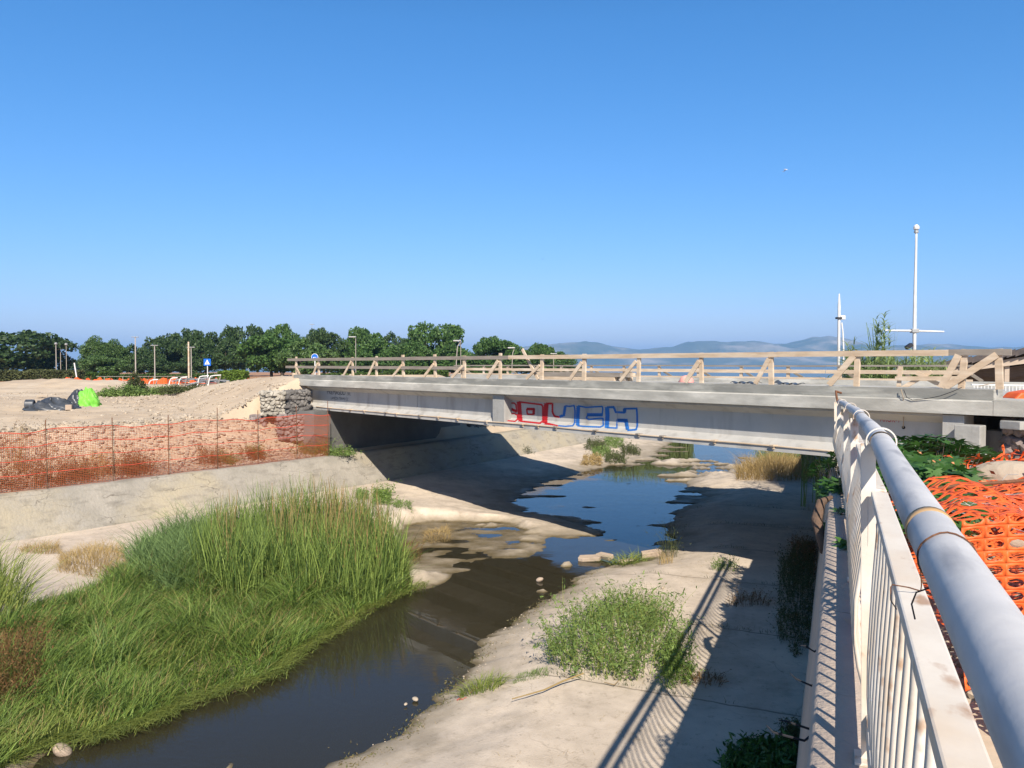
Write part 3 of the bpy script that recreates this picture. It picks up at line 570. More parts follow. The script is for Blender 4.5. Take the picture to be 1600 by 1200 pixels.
# ------------------------------------------------------------------ white railing and pipe on the right-hand wall (local x along the wall, y to the water)
RR = math.atan2(DV[1], DV[0])
def rw_(t, a, z): q = DV*t+PV*a; return (float(q[0]), float(q[1]), z)
def ash(t): return -.0 if t < 7 else -.012*(t-7)**1.35        # the run bends slightly towards the water at its far end
def fall(t): return -.028*max(0, t-3.38)                       # and its top falls a little
rail = thing('metal_railing', 'white painted steel railing with bowed bars on the wall top', 'railing', (0, 0, 0), RR)
T0, T1 = -2.0, 13.1
def path(a, z, t0=T0, t1=T1, st=.4, f=1): n = max(1, int((t1-t0)/st)); return [(t0+(t1-t0)*i/n, -(a+ash(t0+(t1-t0)*i/n)), z+f*fall(t0+(t1-t0)*i/n)) for i in range(n+1)]
def swept(pts, w, h, name, mat, par, bev=.004):
    m = MB()
    for p in pts:
        x, y, z = p; m.v += [(x, y-w/2, z-h/2), (x, y+w/2, z-h/2), (x, y+w/2, z+h/2), (x, y-w/2, z+h/2)]
    n = len(pts)
    for i in range(n-1):
        for k in range(4): m.f.append((i*4+k, i*4+(k+1) % 4, (i+1)*4+(k+1) % 4, (i+1)*4+k))
    m.f += [(0, 3, 2, 1), tuple((n-1)*4+k for k in range(4))]; return m.build(name, mat, par, bevel=bev)
posts = [-2.2, .58, 3.38, 6.18, 8.98, 11.78, 13.2]; PZ = 4.14; PA = .162; PR = .041
for t0, t1 in zip(posts[:-1], posts[1:]):
    swept(path(.154, 3.933, max(t0, -2)+.03, min(t1, 13.1)-.03, .3), .060, .034, 'top_rail', m_white, rail, .005)
swept(path(.130, 2.985, f=0), .026, .11, 'bottom_rail', m_white, rail, .004)
for t in posts[1:]:
    a = ash(t); zt = PZ+fall(t)-.005
    m = MB().beam((t, -(.128+a), 2.852), (t, -(.113+a), zt), .012, .055, up=(0, 1, 0)); m.box((t, -(.13+a), 2.858), (.12, .11, .012))
    m.add([(t+.008, -(.115+a), 3.91+fall(t)), (t+.008, -(.175+a), 3.91+fall(t)), (t+.008, -(.115+a), 3.72+fall(t)), (t-.008, -(.115+a), 3.91+fall(t)), (t-.008, -(.175+a), 3.91+fall(t)), (t-.008, -(.115+a), 3.72+fall(t))], [(0, 1, 2), (5, 4, 3), (0, 3, 4, 1), (1, 4, 5, 2), (2, 5, 3, 0)])
    m.build('post', m_white, rail, bevel=.002)
t = T0+.12
while t < T1:
    if min(abs(t-p) for p in posts) > .06:
        a = ash(t); f = fall(t); bw = .008 if t < 3.4 else .058; pr = [(.152, 3.918, 1), (.150-bw*.25, 3.80, .9), (.142-bw*.7, 3.63, .7), (.136-bw, 3.46, .5), (.130-bw, 3.32, .3), (.127-bw*.6, 3.18, .1), (.130, 3.03, 0)]
        MB().tube([(t, -(p+a), z+f*k) for p, z, k in pr], .0105, 6, cap=False).build('baluster', m_white, rail, smooth=True)
    t += .15
MB().tube([(13.0, -(.0), 3.86), (13.1, .02, 3.95), (13.25, .03, 4.03), (13.3, -.05, 4.0)], .018, 6).build('bent_end_bar', m_rust, rail)
pipe = thing('handrail_pipe', 'round blue grey pipe strapped along the top of the white railing', 'pipe', (0, 0, 0), RR)
pp = [(t, y, z+.004*math.sin(t*1.9)) for t, y, z in path(PA, PZ, -2.2, 12.9, .3)]
MB().tube(pp, PR, 28).build('barrel', m_pipe, pipe, smooth=True)
for (t, w, rad, m) in ((1.60, .040, PR+.0014, m_stain), (3.40, .03, PR+.0014, m_stain), (6.2, .05, PR+.0014, m_stain)):
    MB().tube([(t, -PA, PZ+fall(t)+.004*math.sin(t*1.9)), (t+w, -PA, PZ+fall(t+w)+.004*math.sin((t+w)*1.9))], rad, 28).build('rust_band', m, pipe, smooth=True)
for t in posts[2:]:
    a = PA+ash(t)-.002; z = PZ+fall(t)+.004; R0 = .052
    m = MB()
    for i in range(20):
        q = -.35+(math.pi+.75)*i/19; ca, sa = math.cos(q), math.sin(q); p = (t, -(a+R0*math.cos(q)*-1), z+R0*math.sin(q))
        for (dt, dr) in ((-.014, 0), (.014, 0), (.014, .005), (-.014, .005)): m.v.append((p[0]+dt, p[1]+ca*dr, p[2]+sa*dr))
    m.f = [(i*4+k, i*4+(k+1) % 4, i*4+4+(k+1) % 4, i*4+4+k) for i in range(19) for k in range(4)]
    m.build('strap', m_white, pipe)
wt = 1.38; m = MB(); m.tube([(wt+.004*math.sin(5*q), -(PA+.0425*math.cos(q)), PZ+.002+.0428*math.sin(q)) for q in np.linspace(0, 2*math.pi, 25)], .0014, 6); m.build('tie_wire', m_rust, pipe)
m = MB(); m.tube([(1.72, -.150, PZ-.035), (1.86, -.170, 3.975), (1.90, -.172, 3.9515), (1.92, -.150, 3.9517), (1.93, -.118, 3.9515), (1.93, -.1145, 3.945), (1.925, -.1145, 3.917), (1.90, -.125, 3.905)], .0014, 5); m.build('tie_wire', m_rust, pipe)
m = MB(); m.tube([(1.30, -.130, PZ-.025), (1.30, -.112, PZ-.034), (1.29, -.105, PZ-.05), (1.27, -.108, PZ-.066)], .0013, 5); m.build('tie_wire', m_dark, pipe)
# ------------------------------------------------------------------ orange mesh fence on the left wall
def wl_pt(px, off=.25):                             # point of the left wall line under a picture column
    k = (px-800)/F
    a = WL[1] if px > 0 else WL[0]; b = WL[2] if px > 0 else WL[1]
    n = np.array([-(b-a)[1], (b-a)[0]])/np.linalg.norm(b-a)*off; a = a+n; b = b+n; d = b-a
    t = (k*a[1]-a[0])/(d[0]-k*d[1]); return a+d*t
fA = wl_pt(-1, .25); fA = WL[1]+(WL[0]-WL[1])*.24+np.array([-.2, .15]); fC = WL[1]+np.array([-.2, .15]); fB = wl_pt(514, .25)
def fence_line(n):
    L1 = np.linalg.norm(fC-fA); L2 = np.linalg.norm(fB-fC); d = np.linspace(0, L1+L2, n)
    return np.where((d < L1)[:, None], fA+(fC-fA)*(d/L1)[:, None], fC+(fB-fC)*((d-L1)/L2)[:, None]), d, L1+L2
fence = thing('mesh_fence', 'orange plastic mesh fence on thin steel rods along the left wall top', 'fence', (float(fA[0]), float(fA[1]), 1.38))
nL = int(22/.05); FL, FD, FT = fence_line(nL); nz = 33; nrm = np.array([.79, -.61])
def fz(i, j):
    u = j/nz; x = FD[i]; top = 1.50-.11*x/FT+.035*math.sin(x*1.9)+.02*math.sin(x*5.1); z = top*u
    o = .035*math.sin(x*1.3+u*3)+.02*math.sin(x*4.1+u*7); q = FL[i]+nrm*o; return Vector((q[0]-fA[0], q[1]-fA[1], z+.01+.006*math.sin(x*7+j)))
GR = [[fz(i, j) for j in range(nz+1)] for i in range(nL)]
V = []; Fq = []
def strip(a, b, dv):
    k = len(V); V.extend([a-dv*1.02, a+dv*1.02, b+dv*1.02, b-dv*1.02]); Fq.append((k, k+1, k+2, k+3))
hx = Vector((.62, .79, 0))*.0035
for i in range(nL):
    for j in range(0, nz, 3): strip(GR[i][j], GR[i][min(j+3, nz)], hx)
for j in range(nz+1):
    for i in range(0, nL-2, 2): strip(GR[i][j], GR[min(i+2, nL-1)][j], Vector((0, 0, .0045)))
npmesh('mesh_panel', [tuple(v) for v in V], Fq, m_fence, fence)
V = []; Fq = []
for j, w in ((33, .012), (25, .012), (17, .010), (9, .010)):
    for i in range(0, nL-2, 2): strip(GR[i][j]+Vector((.012, -.01, 0)), GR[i+2][j]+Vector((.012, -.01, 0)), Vector((0, 0, w)))
npmesh('mesh_band', [tuple(v) for v in V], Fq, m_fencered, fence)
for px in (-330, -190, -80, 71, 175, 262, 338, 402, 463, 512):
    q = wl_pt(px, .20); q = q-fA; rl = rr.uniform(-.02, .02)
    rod = MB().tube([(q[0], q[1], 0), (q[0]+rl, q[1], rr.uniform(1.66, 1.86))], .011, 6).build('steel_rod', m_rust, fence)
    tip = MB().tube([(q[0]+rl, q[1], 1.86), (q[0]+rl, q[1], 1.90)], .02, 6)
# ------------------------------------------------------------------ gabions
def gabion(loc, rz, dims, label, mats, seed, group='stone filled gabion cages'):
    t = thing('gabion', label, 'gabion', loc, rz, group); L, Wd, Hh = dims; r = random.Random(seed)
    core = MB().box((0, 0, Hh/2), (L-.1, Wd-.1, Hh-.1)); core.build('stone_core', mats[0], t)
    m = MB()
    for f in range(5):
        A, Bd = ((L, Hh), (L, Hh), (Wd, Hh), (Wd, Hh), (L, Wd))[f]; st = .125
        for i in range(int(A/st)+1):
            for j in range(int(Bd/st)+1):
                a = min((i+.5*(j%2))*st, A-.05)+r.uniform(-.045, .045)-A/2; b = min((j+.5)*st, Bd-.05)+r.uniform(-.045, .045)
                if f == 0: c = (a, -Wd/2+.03, b)
                elif f == 1: c = (a, Wd/2-.03, b)
                elif f == 2: c = (-L/2+.03, a, b)
                elif f == 3: c = (L/2-.03, a, b)
                else: c = (a, b-Wd/2, Hh-.03)
                m.rock(c, r.uniform(.06, .115), (1.1, 1, .85), r.random())
    m.build('stones', mats[0], t)
    w = MB()
    for x in (-L/2, L/2):
        for y in (-Wd/2, Wd/2): w.tube([(x, y, 0), (x, y, Hh)], .007, 4)
    for z in (0.02, Hh):
        for y in (-Wd/2, Wd/2): w.tube([(-L/2, y, z), (L/2, y, z)], .007, 4)
        for x in (-L/2, L/2): w.tube([(x, -Wd/2, z), (x, Wd/2, z)], .007, 4)
    n = int(L/.1)
    for i in range(n): x = -L/2+(i+.5)*L/n; w.tube([(x, -Wd/2-.012, 0), (x, -Wd/2-.012, Hh)], .0016, 3, False)
    n = int(Wd/.1)
    for i in range(n): y = -Wd/2+(i+.5)*Wd/n; w.tube([(L/2+.012, y, 0), (L/2+.012, y, Hh)], .0016, 3, False)
    for i in range(int(Hh/.1)): z = (i+.5)*.1; w.tube([(-L/2, -Wd/2-.014, z), (L/2, -Wd/2-.014, z)], .0016, 3, False); w.tube([(L/2+.014, -Wd/2, z), (L/2+.014, Wd/2, z)], .0016, 3, False)
    w.build('wire_cage', m_wire, t); return t
c = at(447, 648, 26.6)
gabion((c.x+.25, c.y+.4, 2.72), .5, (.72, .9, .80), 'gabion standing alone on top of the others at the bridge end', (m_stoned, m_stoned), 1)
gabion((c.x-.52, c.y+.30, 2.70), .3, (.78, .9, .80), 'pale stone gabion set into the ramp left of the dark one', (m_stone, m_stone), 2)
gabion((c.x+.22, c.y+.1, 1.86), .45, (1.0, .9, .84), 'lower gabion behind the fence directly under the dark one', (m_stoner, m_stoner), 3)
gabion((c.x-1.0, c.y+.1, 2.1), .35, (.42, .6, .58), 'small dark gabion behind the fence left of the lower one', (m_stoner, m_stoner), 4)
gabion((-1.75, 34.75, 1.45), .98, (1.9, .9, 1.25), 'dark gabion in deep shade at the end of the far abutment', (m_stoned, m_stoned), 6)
c = at(1597, 735, 11.0)
gabion((c.x+.72, c.y+.3, 2.9), .5, (1.1, .9, .75), 'grey gabion under the deck at the right edge of the picture', (m_stoner, m_stoner), 5)
tag(MB().box(at(1563, 694, 11.9), (.36, .4, .44), rz=.25).build('concrete_block', m_rib, bevel=.015), 'square concrete block in the dark gap below the deck', 'concrete block')
tag(MB().box(at(1590, 664, 11.1), (.34, .3, .12), rz=.4).build('paving_slab', m_rib, bevel=.01), 'broken concrete slab lying on the right gabion', 'slab')
# ------------------------------------------------------------------ vegetation makers
def blades(P, h, w, lean, az=None, segs=3, curl=1.0, tipw=.12):
    P = np.asarray(P, float); n = len(P); h = np.broadcast_to(h, (n,)); w = np.broadcast_to(w, (n,)); lean = np.broadcast_to(lean, (n,))
    if az is None: az = RNG.random(n)*2*np.pi
    az = np.broadcast_to(az, (n,)); f = RNG.random(n)*2*np.pi; D = np.stack([np.cos(az), np.sin(az), 0*az], -1); Sd = np.stack([np.cos(f), np.sin(f), 0*f], -1)
    lv = []
    for j in range(segs+1):
        t = j/segs; ww = w*(tipw+(1-tipw)*(1-t)**.6 if t < 1 else tipw)
        c = P+D*(h*lean*t**(1+curl))[:, None]; c[:, 2] += h*t*(1-.35*np.minimum(lean, 1.5)*t)
        lv += [c-Sd*ww[:, None]/2, c+Sd*ww[:, None]/2]
    V = np.stack(lv, 1).reshape(-1, 3); m = 2*(segs+1); b = (np.arange(n)*m)[:, None]
    q = np.array([[2*j, 2*j+1, 2*j+3, 2*j+2] for j in range(segs)]); Fq = (b[:, :, None]+q[None]).reshape(-1, 4)
    return V, Fq
def cards(C, s, asp=.5, up=0.0):
    C = np.asarray(C, float); n = len(C); s = np.broadcast_to(s, (n,)); a = RNG.normal(size=(n, 3)); a[:, 2] *= (1-up); a /= np.linalg.norm(a, axis=1)[:, None]+1e-9
    b = RNG.normal(size=(n, 3)); b -= a*(a*b).sum(1)[:, None]; b /= np.linalg.norm(b, axis=1)[:, None]+1e-9
    A = a*s[:, None]; B = b*s[:, None]*asp
    V = np.stack([C-A, C-B, C+A, C+B], 1).reshape(-1, 3); return V, np.arange(4*n).reshape(n, 4)
def cat(*vf):
    Vs, Fs, o = [], [], 0
    for V, f in vf: Vs.append(V); Fs.append(f+o); o += len(V)
    return np.concatenate(Vs), np.concatenate(Fs)
def in_poly(pts, n, z=.3, ground=True):            # n random ground points inside an outline
    P = np.array([gp(x, y, z)[:2] for x, y in pts]); lo, hi = P.min(0), P.max(0); out = []
    while sum(map(len, out)) < n:
        q = lo+(hi-lo)*RNG.random((n*2, 2)); out.append(q[seg_dist(q[:, 0], q[:, 1], P) < 0])
    q = np.concatenate(out)[:n]; zz = height(q[:, 0], q[:, 1]) if ground else np.full(n, z); return np.column_stack([q, zz])
# ---- the grass bank
GB = [(-140, 1285), (-120, 1010), (0, 985), (60, 960), (130, 938), (205, 900), (260, 880), (340, 860), (430, 850), (540, 835), (600, 838), (640, 860), (652, 905), (600, 927), (571, 938), (525, 968), (479, 992), (442, 1015), (425, 1036), (362, 1058), (287, 1078), (250, 1098), (192, 1118), (137, 1134), (80, 1140), (30, 1165), (-60, 1230)]
P = in_poly(GB, 62000, .25); P[:, 2] = np.maximum(P[:, 2], -.02)
ed = -seg_dist(P[:, 0], P[:, 1], poly_px(GB, .25)); kp = (ed > .10) & ((fbm(P[:, 0]*3.5, P[:, 1]*3.5, 3, 2) > -.28) | (RNG.random(len(P)) < .25)); P = P[kp]; ed = ed[kp]; patch = fbm(P[:, 0]*.8, P[:, 1]*.8, 4, 1); hh = (.24+.20*ss(0, 1.2, ed)+.10*patch)*(.7+.6*RNG.random(len(P)))
azm = 5.6+fbm(P[:, 0]*.9, P[:, 1]*.9, 4, 2)*4.5+RNG.normal(size=len(P))*1.1; hh = hh*(.75+.8*ss(-.3, .5, fbm(P[:, 0]*2.4, P[:, 1]*2.4, 3, 3)))
yel = (fbm(P[:, 0]*.7+9, P[:, 1]*.7, 3)+RNG.normal(size=len(P))*.12) > .22
ln = .25+.75*RNG.random(len(P))
for nm, msk, mt in (('grass', ~yel, m_grass), ('grass', yel, m_grassy)):
    V, Fq = blades(P[msk], hh[msk], .012+.006*RNG.random(msk.sum()), ln[msk], azm[msk], 3)
    tag(npmesh(nm, V, Fq, mt), 'dense green grass bank along the left side of the stream' if mt is m_grass else 'yellower grass mixed into the green bank', 'grass', kind='stuff')
# trailing grass at the water's edge
L0 = [(0, 1200), (60, 1160), (137, 1154), (192, 1137), (250, 1117), (287, 1096), (362, 1075), (425, 1054), (442, 1033), (479, 1008), (525, 983), (571, 950), (600, 937), (662, 915)]
E = []
for (a, b) in zip(L0[:-1], L0[1:]):
    for i in range(330): t = RNG.random(); q = gp(a[0]+(b[0]-a[0])*t, a[1]+(b[1]-a[1])*t, .02); E.append((q.x+RNG.normal()*.10, q.y+RNG.normal()*.12, .02))
V, Fq = blades(np.array(E), .12+.16*RNG.random(len(E)), .011, 1.0+RNG.random(len(E)), 5.5+RNG.normal(size=len(E))*.9, 3)
tag(npmesh('grass', V, Fq, m_grassy), 'straggly pale grass trailing over the edge of the dark water', 'grass', kind='stuff')
V, Fq = blades(P[::14]+RNG.normal(size=P[::14].shape)*(.03, .03, 0), (hh[::14]+.06)*1.05, .008, ln[::14], azm[::14]+1, 3); tag(npmesh('dead_grass', V, Fq, m_dry), 'dead straw blades mixed through the green grass bank', 'grass', kind='stuff')
RS = [(520, 1200), (592, 1178), (640, 1147), (676, 1112), (698, 1088), (722, 1066), (748, 1035), (768, 1002), (806, 978), (822, 960), (862, 938), (900, 915), (932, 893)]
E = []
for (a, b) in zip(RS[:-1], RS[1:]):
    for i in range(150): t = RNG.random(); q = gp(a[0]+(b[0]-a[0])*t, a[1]+(b[1]-a[1])*t, .0); E.append((q.x+RNG.normal()*.12, q.y+RNG.normal()*.14))
E = np.array(E); E = np.column_stack([E, np.maximum(height(E[:, 0], E[:, 1]), .0)+.006]); E = E[fbm(E[:, 0]*2.5, E[:, 1]*2.5, 3) > -.08]
V, Fq = cards(E, .012+.02*RNG.random(len(E))**2, .3, .0); tag(npmesh('shore_debris', V, Fq, M('wet_debris', (.16, .12, .06), (.10, .11, .04), island=True)), 'leaf bits and wet debris along the edge of the stream', 'litter', kind='stuff')
# ---- reeds
RB = [(300, 925), (330, 880), (380, 862), (470, 850), (560, 845), (615, 862), (630, 905), (590, 925), (520, 935), (440, 930), (360, 945)]
P = in_poly(RB, 5200, .3); hR = (1.25+.45*fbm(P[:, 0]*.7, P[:, 1]*.7, 3))*(.65+.55*RNG.random(len(P)))
V, Fq = blades(P, hR, .016+.008*RNG.random(len(P)), .12+.25*RNG.random(len(P))**2, None, 4, .8)
lowP = in_poly(RB, 9000, .3); v2 = blades(lowP, .5+.5*RNG.random(9000), .015, .5+.5*RNG.random(9000), None, 3)
V, Fq = cat((V, Fq), v2); tag(npmesh('reeds', V, Fq, m_reed), 'tall dark green reeds rising above the grass bank', 'reeds', kind='stuff')
RB2 = [(415, 905), (430, 870), (520, 855), (600, 868), (620, 900), (560, 918), (480, 915)]
P = np.concatenate([in_poly(RB2, 330, .3), in_poly([(330, 930), (335, 895), (365, 890), (370, 930)], 35, .3)]); V, Fq = blades(P, 1.15+.65*RNG.random(len(P)), .016, .05+.12*RNG.random(len(P)), None, 3, .5, .5)
tag(npmesh('reed_stalks', V, Fq, m_drystalk), 'rust brown dead stalks standing among the green reeds', 'reeds', kind='stuff')
RB3 = [(195, 925), (215, 870), (260, 850), (330, 850), (350, 880), (330, 935), (250, 945)]
P = in_poly(RB3, 5200, .35); V, Fq = blades(P, (.55+.6*RNG.random(len(P)))*(.8+.8*fbm(P[:, 0]*2, P[:, 1]*2, 3)), .016, .25+.6*RNG.random(len(P)), RNG.random(len(P))*6.28, 4)
tag(npmesh('reeds', V, Fq, M('pale_reed_leaf', (.22, .32, .11), (.08, .14, .045), island=True, trans=.3)), 'softer bushy reeds left of the tall reed stand', 'reeds', kind='stuff')
P = in_poly([(-90, 1010), (-60, 940), (0, 935), (42, 960), (30, 1010)], 420, .3); V, Fq = blades(P, .7+.6*RNG.random(len(P)), .018, .25+.5*RNG.random(len(P)), RNG.normal(size=len(P))*.8, 4)
tag(npmesh('reeds', V, Fq, m_grassy), 'loose arching reeds at the left edge of the picture', 'reeds', kind='stuff')
def tuft(pxs, n, h, mat, label, cat_='weed', name='weed_clump', lean=.5, w=.008, z=.3, leaf=0, leafs=.02, twig=None, segs=3, grd=True):
    P = in_poly(pxs, n, z, grd) if not isinstance(pxs, np.ndarray) else pxs
    c = P.mean(0); P = P-c; zb = P[:, 2].copy(); r = np.hypot(P[:, 0], P[:, 1]); R_ = r.max()+1e-6
    hs = h*(.40+.60*RNG.random(len(P)))*(1-.35*(r/R_)**2)*(1+.75*fbm(P[:, 0]*3.1+h*9, P[:, 1]*3.1, 3)); az = np.arctan2(P[:, 1], P[:, 0])+RNG.normal(size=len(P))*.9; ln = lean*(.3+.9*r/R_)*(.5+RNG.random(len(P)))
    V, Fq = blades(P, hs, w, ln, az, segs)
    o = thing(name, label, cat_, tuple(c)); npmesh('stems', V, Fq, twig or mat, o)
    if leaf:
        t = RNG.random((len(P), leaf))**.8; D = np.stack([np.cos(az), np.sin(az)], -1)
        X = P[:, None, 0]+D[:, None, 0]*(hs*ln)[:, None]*t**2; Y = P[:, None, 1]+D[:, None, 1]*(hs*ln)[:, None]*t**2; Z = zb[:, None]+hs[:, None]*t*(1-.35*np.minimum(ln, 1.5)[:, None]*t)
        C = np.stack([X, Y, Z], -1).reshape(-1, 3)+RNG.normal(size=(len(P)*leaf, 3))*leafs*.8
        V, Fq = cards(C, leafs*(.5+1.1*RNG.random(len(C))**1.5), .26); npmesh('leaves', V, Fq, mat, o)
    return o
tuft([(850, 1030), (880, 985), (940, 955), (1010, 960), (1060, 1000), (1068, 1050), (1000, 1066), (900, 1062)], 760, .80, m_weed, 'big bushy green weed clump growing on the pale concrete apron', leaf=12, leafs=.034, lean=.6, twig=m_grassy, w=.010)
tuft([(930, 975), (940, 950), (1000, 945), (1050, 960), (1020, 985)], 200, .6, m_grassy, 'thin yellowish grasses behind the big weed clump', lean=.6, leaf=5, leafs=.018)
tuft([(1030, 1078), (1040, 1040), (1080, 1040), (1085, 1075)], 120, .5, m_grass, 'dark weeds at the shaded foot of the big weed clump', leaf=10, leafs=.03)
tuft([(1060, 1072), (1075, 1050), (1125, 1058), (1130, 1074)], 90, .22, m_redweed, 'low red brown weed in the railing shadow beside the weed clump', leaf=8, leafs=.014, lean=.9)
tuft([(1135, 950), (1150, 935), (1195, 938), (1205, 950)], 110, .32, m_redweed, 'rust coloured weed growing in the joint of the shaded apron', leaf=8, leafs=.016, lean=.8)
tuft([(1112, 894), (1120, 884), (1150, 884), (1152, 894)], 60, .34, m_weed, 'small leafy weed just in front of the bridge shadow', leaf=8, leafs=.025)
tuft([(1028, 878), (1034, 864), (1050, 866), (1052, 878)], 70, .42, m_dry, 'tuft of dry straw grass at the tip of the bank by the water', lean=.35)
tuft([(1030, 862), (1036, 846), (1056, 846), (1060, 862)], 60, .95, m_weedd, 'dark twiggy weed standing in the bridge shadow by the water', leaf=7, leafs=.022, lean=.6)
tuft([(716, 1072), (722, 1052), (765, 1045), (790, 1052), (770, 1066)], 300, .30, m_grassy, 'spiky grass tuft at the water edge left of the weed clump', lean=1.3, w=.010)
tuft([(800, 1058), (810, 1040), (855, 1040), (856, 1058)], 500, .07, m_weed, 'low moss green patch between grass tuft and weed clump', lean=.8, w=.006, name='ground_plant')
tuft([(582, 795), (590, 776), (610, 778), (612, 795)], 200, .5, m_grass, 'round green weed on the concrete slope right of the reeds', leaf=8, leafs=.04, lean=.7)
tuft([(555, 788), (560, 776), (576, 778), (578, 788)], 120, .32, m_weed, 'smaller weed close beside the round green one', leaf=6, leafs=.035)
tuft([(612, 800), (618, 790), (645, 795), (645, 802)], 100, .25, m_weed, 'low trailing weed on the slope near the bridge shadow', leaf=6, leafs=.03)
for i, (a, b, h, m, lab) in enumerate(((930, 700, .8, m_weedd, 'grey green weed on the sunlit slope beyond the bridge'), (958, 695, 1.1, m_weed, 'tallest green weed beyond the bridge right of the grey one'), (985, 702, .8, m_weedd, 'dull weed at the right of the group beyond the bridge'), (962, 712, .6, m_weedd, 'rounded weed nearest the stream in the group beyond the bridge'), (925, 716, .5, m_dry, 'dry tuft lowest on the slope beyond the bridge'), (940, 706, .6, m_weed, 'pale weed in the middle of the group beyond the bridge'))):
    tuft([(a-16, b+4), (a-10, b-4), (a+12, b-4), (a+16, b+4)], 160, h*.75, m, lab, leaf=8, leafs=.05, lean=.6, w=.012)
tuft([(1150, 752), (1152, 735), (1180, 726), (1250, 726), (1272, 740), (1268, 752)], 2600, .95, m_dry, 'thick golden dry grass on the right bank just past the bridge', 'grass', 'dry_grass_clump', lean=.9, w=.014)
tuft([(1180, 722), (1190, 714), (1270, 714), (1272, 724)], 700, .9, m_weed, 'green and straw grass behind the golden dry clump', 'grass', 'grass_clump', leaf=5, leafs=.04)
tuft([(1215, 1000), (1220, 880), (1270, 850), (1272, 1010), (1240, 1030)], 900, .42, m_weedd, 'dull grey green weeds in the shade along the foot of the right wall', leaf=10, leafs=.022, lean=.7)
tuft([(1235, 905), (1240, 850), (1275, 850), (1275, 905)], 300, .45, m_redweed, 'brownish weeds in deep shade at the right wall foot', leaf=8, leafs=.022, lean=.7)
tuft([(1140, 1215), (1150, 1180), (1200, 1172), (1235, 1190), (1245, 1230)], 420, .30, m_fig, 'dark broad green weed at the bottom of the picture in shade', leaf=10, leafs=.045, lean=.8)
tuft([(1215, 1180), (1220, 1150), (1248, 1140), (1250, 1185)], 160, .30, m_weedd, 'thin weed against the right wall at the bottom', leaf=8, leafs=.02)
tuft([(-60, 1095), (-50, 1040), (0, 1025), (60, 1045), (55, 1085), (0, 1100)], 1300, .85, m_redweed, 'rusty brown weed in the green grass at the left edge', leaf=10, leafs=.02, lean=.5)
tuft([(90, 895), (95, 870), (140, 855), (190, 860), (205, 890), (150, 905)], 1500, .38, m_dry, 'flattened straw coloured grass at the foot of the left wall', 'grass', 'dry_grass_clump', lean=1.0, z=.4)
tuft([(30, 865), (35, 855), (90, 853), (95, 866)], 400, .30, m_dry, 'small strip of dry grass against the left wall', 'grass', 'dry_grass_clump', lean=1.0, z=.4)
tuft([(660, 850), (665, 828), (700, 822), (706, 842)], 700, .22, m_dry, 'matted straw heap on the wet silt beside the reeds', 'grass', 'dry_grass_clump', lean=1.6, z=.05)
tuft([(608, 880), (612, 850), (660, 845), (660, 880)], 500, .25, m_redweed, 'brown matted grass at the right foot of the reeds', 'grass', 'dry_grass_clump', lean=1.4, z=.05)
tuft([(955, 882), (960, 866), (1000, 864), (1012, 874), (990, 886)], 420, .38, m_grassy, 'bright green reed leaves lying flat across the stream', 'reeds', 'fallen_reeds', lean=2.2, w=.018, z=.05)
for (x, y, h, m, lab) in ((522, 708, .35, m_weed, 'leafy weed at the end of the orange fence'), (541, 705, .35, m_weed, 'small upright weed on the wall top by the bridge shadow'), (820, 712, .4, m_weedd, 'weed at the lit corner below the bridge far side')):
    c = at(x, y, 26 if x < 600 else 35); q = np.column_stack([c.x+RNG.normal(size=90)*.14, c.y+RNG.normal(size=90)*.14, np.full(90, H(c.x, c.y) if x > 600 else 1.38)])
    tuft(q, 90, h, m, lab, leaf=8, leafs=.04)
tuft([(215, 952), (218, 940), (250, 938), (252, 952)], 26, .62, m_weed, 'small plant with pale broad leaves sticking out of the green grass', leaf=7, leafs=.075, lean=.4, w=.012)
# small weeds and straw scattered over the apron: uncountable litter
P = in_poly([(560, 1200), (720, 1070), (860, 940), (1040, 880), (1270, 870), (1250, 1200)], 2600, .3); P = P[(fbm(P[:, 0]*1.5, P[:, 1]*1.5, 3) > .15)]
V, Fq = blades(P, .02+.05*RNG.random(len(P)), .004, 2.0, None, 2); tag(npmesh('plant_litter', V, Fq, m_dry), 'straw litter scattered over the pale apron', 'litter', kind='stuff')
al = np.concatenate([DV*t+PV*a for t, a in ()]) if False else None
P = []
for k in range(3, 9):
    t0 = 2.75*(k+.5)
    for i in range(260): P.append(DV*(t0+RNG.normal()*.03)+PV*(-.5-RNG.random()**1.3*4.0))
P = np.array(P); P = np.column_stack([P, height(P[:, 0], P[:, 1])]); P = P[(fbm(P[:, 0]*2, P[:, 1]*2, 3) > .0) & (P[:, 2] > .1)]
V, Fq = blades(P, .03+.09*RNG.random(len(P)), .006, .7, None, 2); tag(npmesh('joint_weeds', V, Fq, m_weedd), 'little weeds growing in the joints of the apron', 'weeds', kind='stuff')
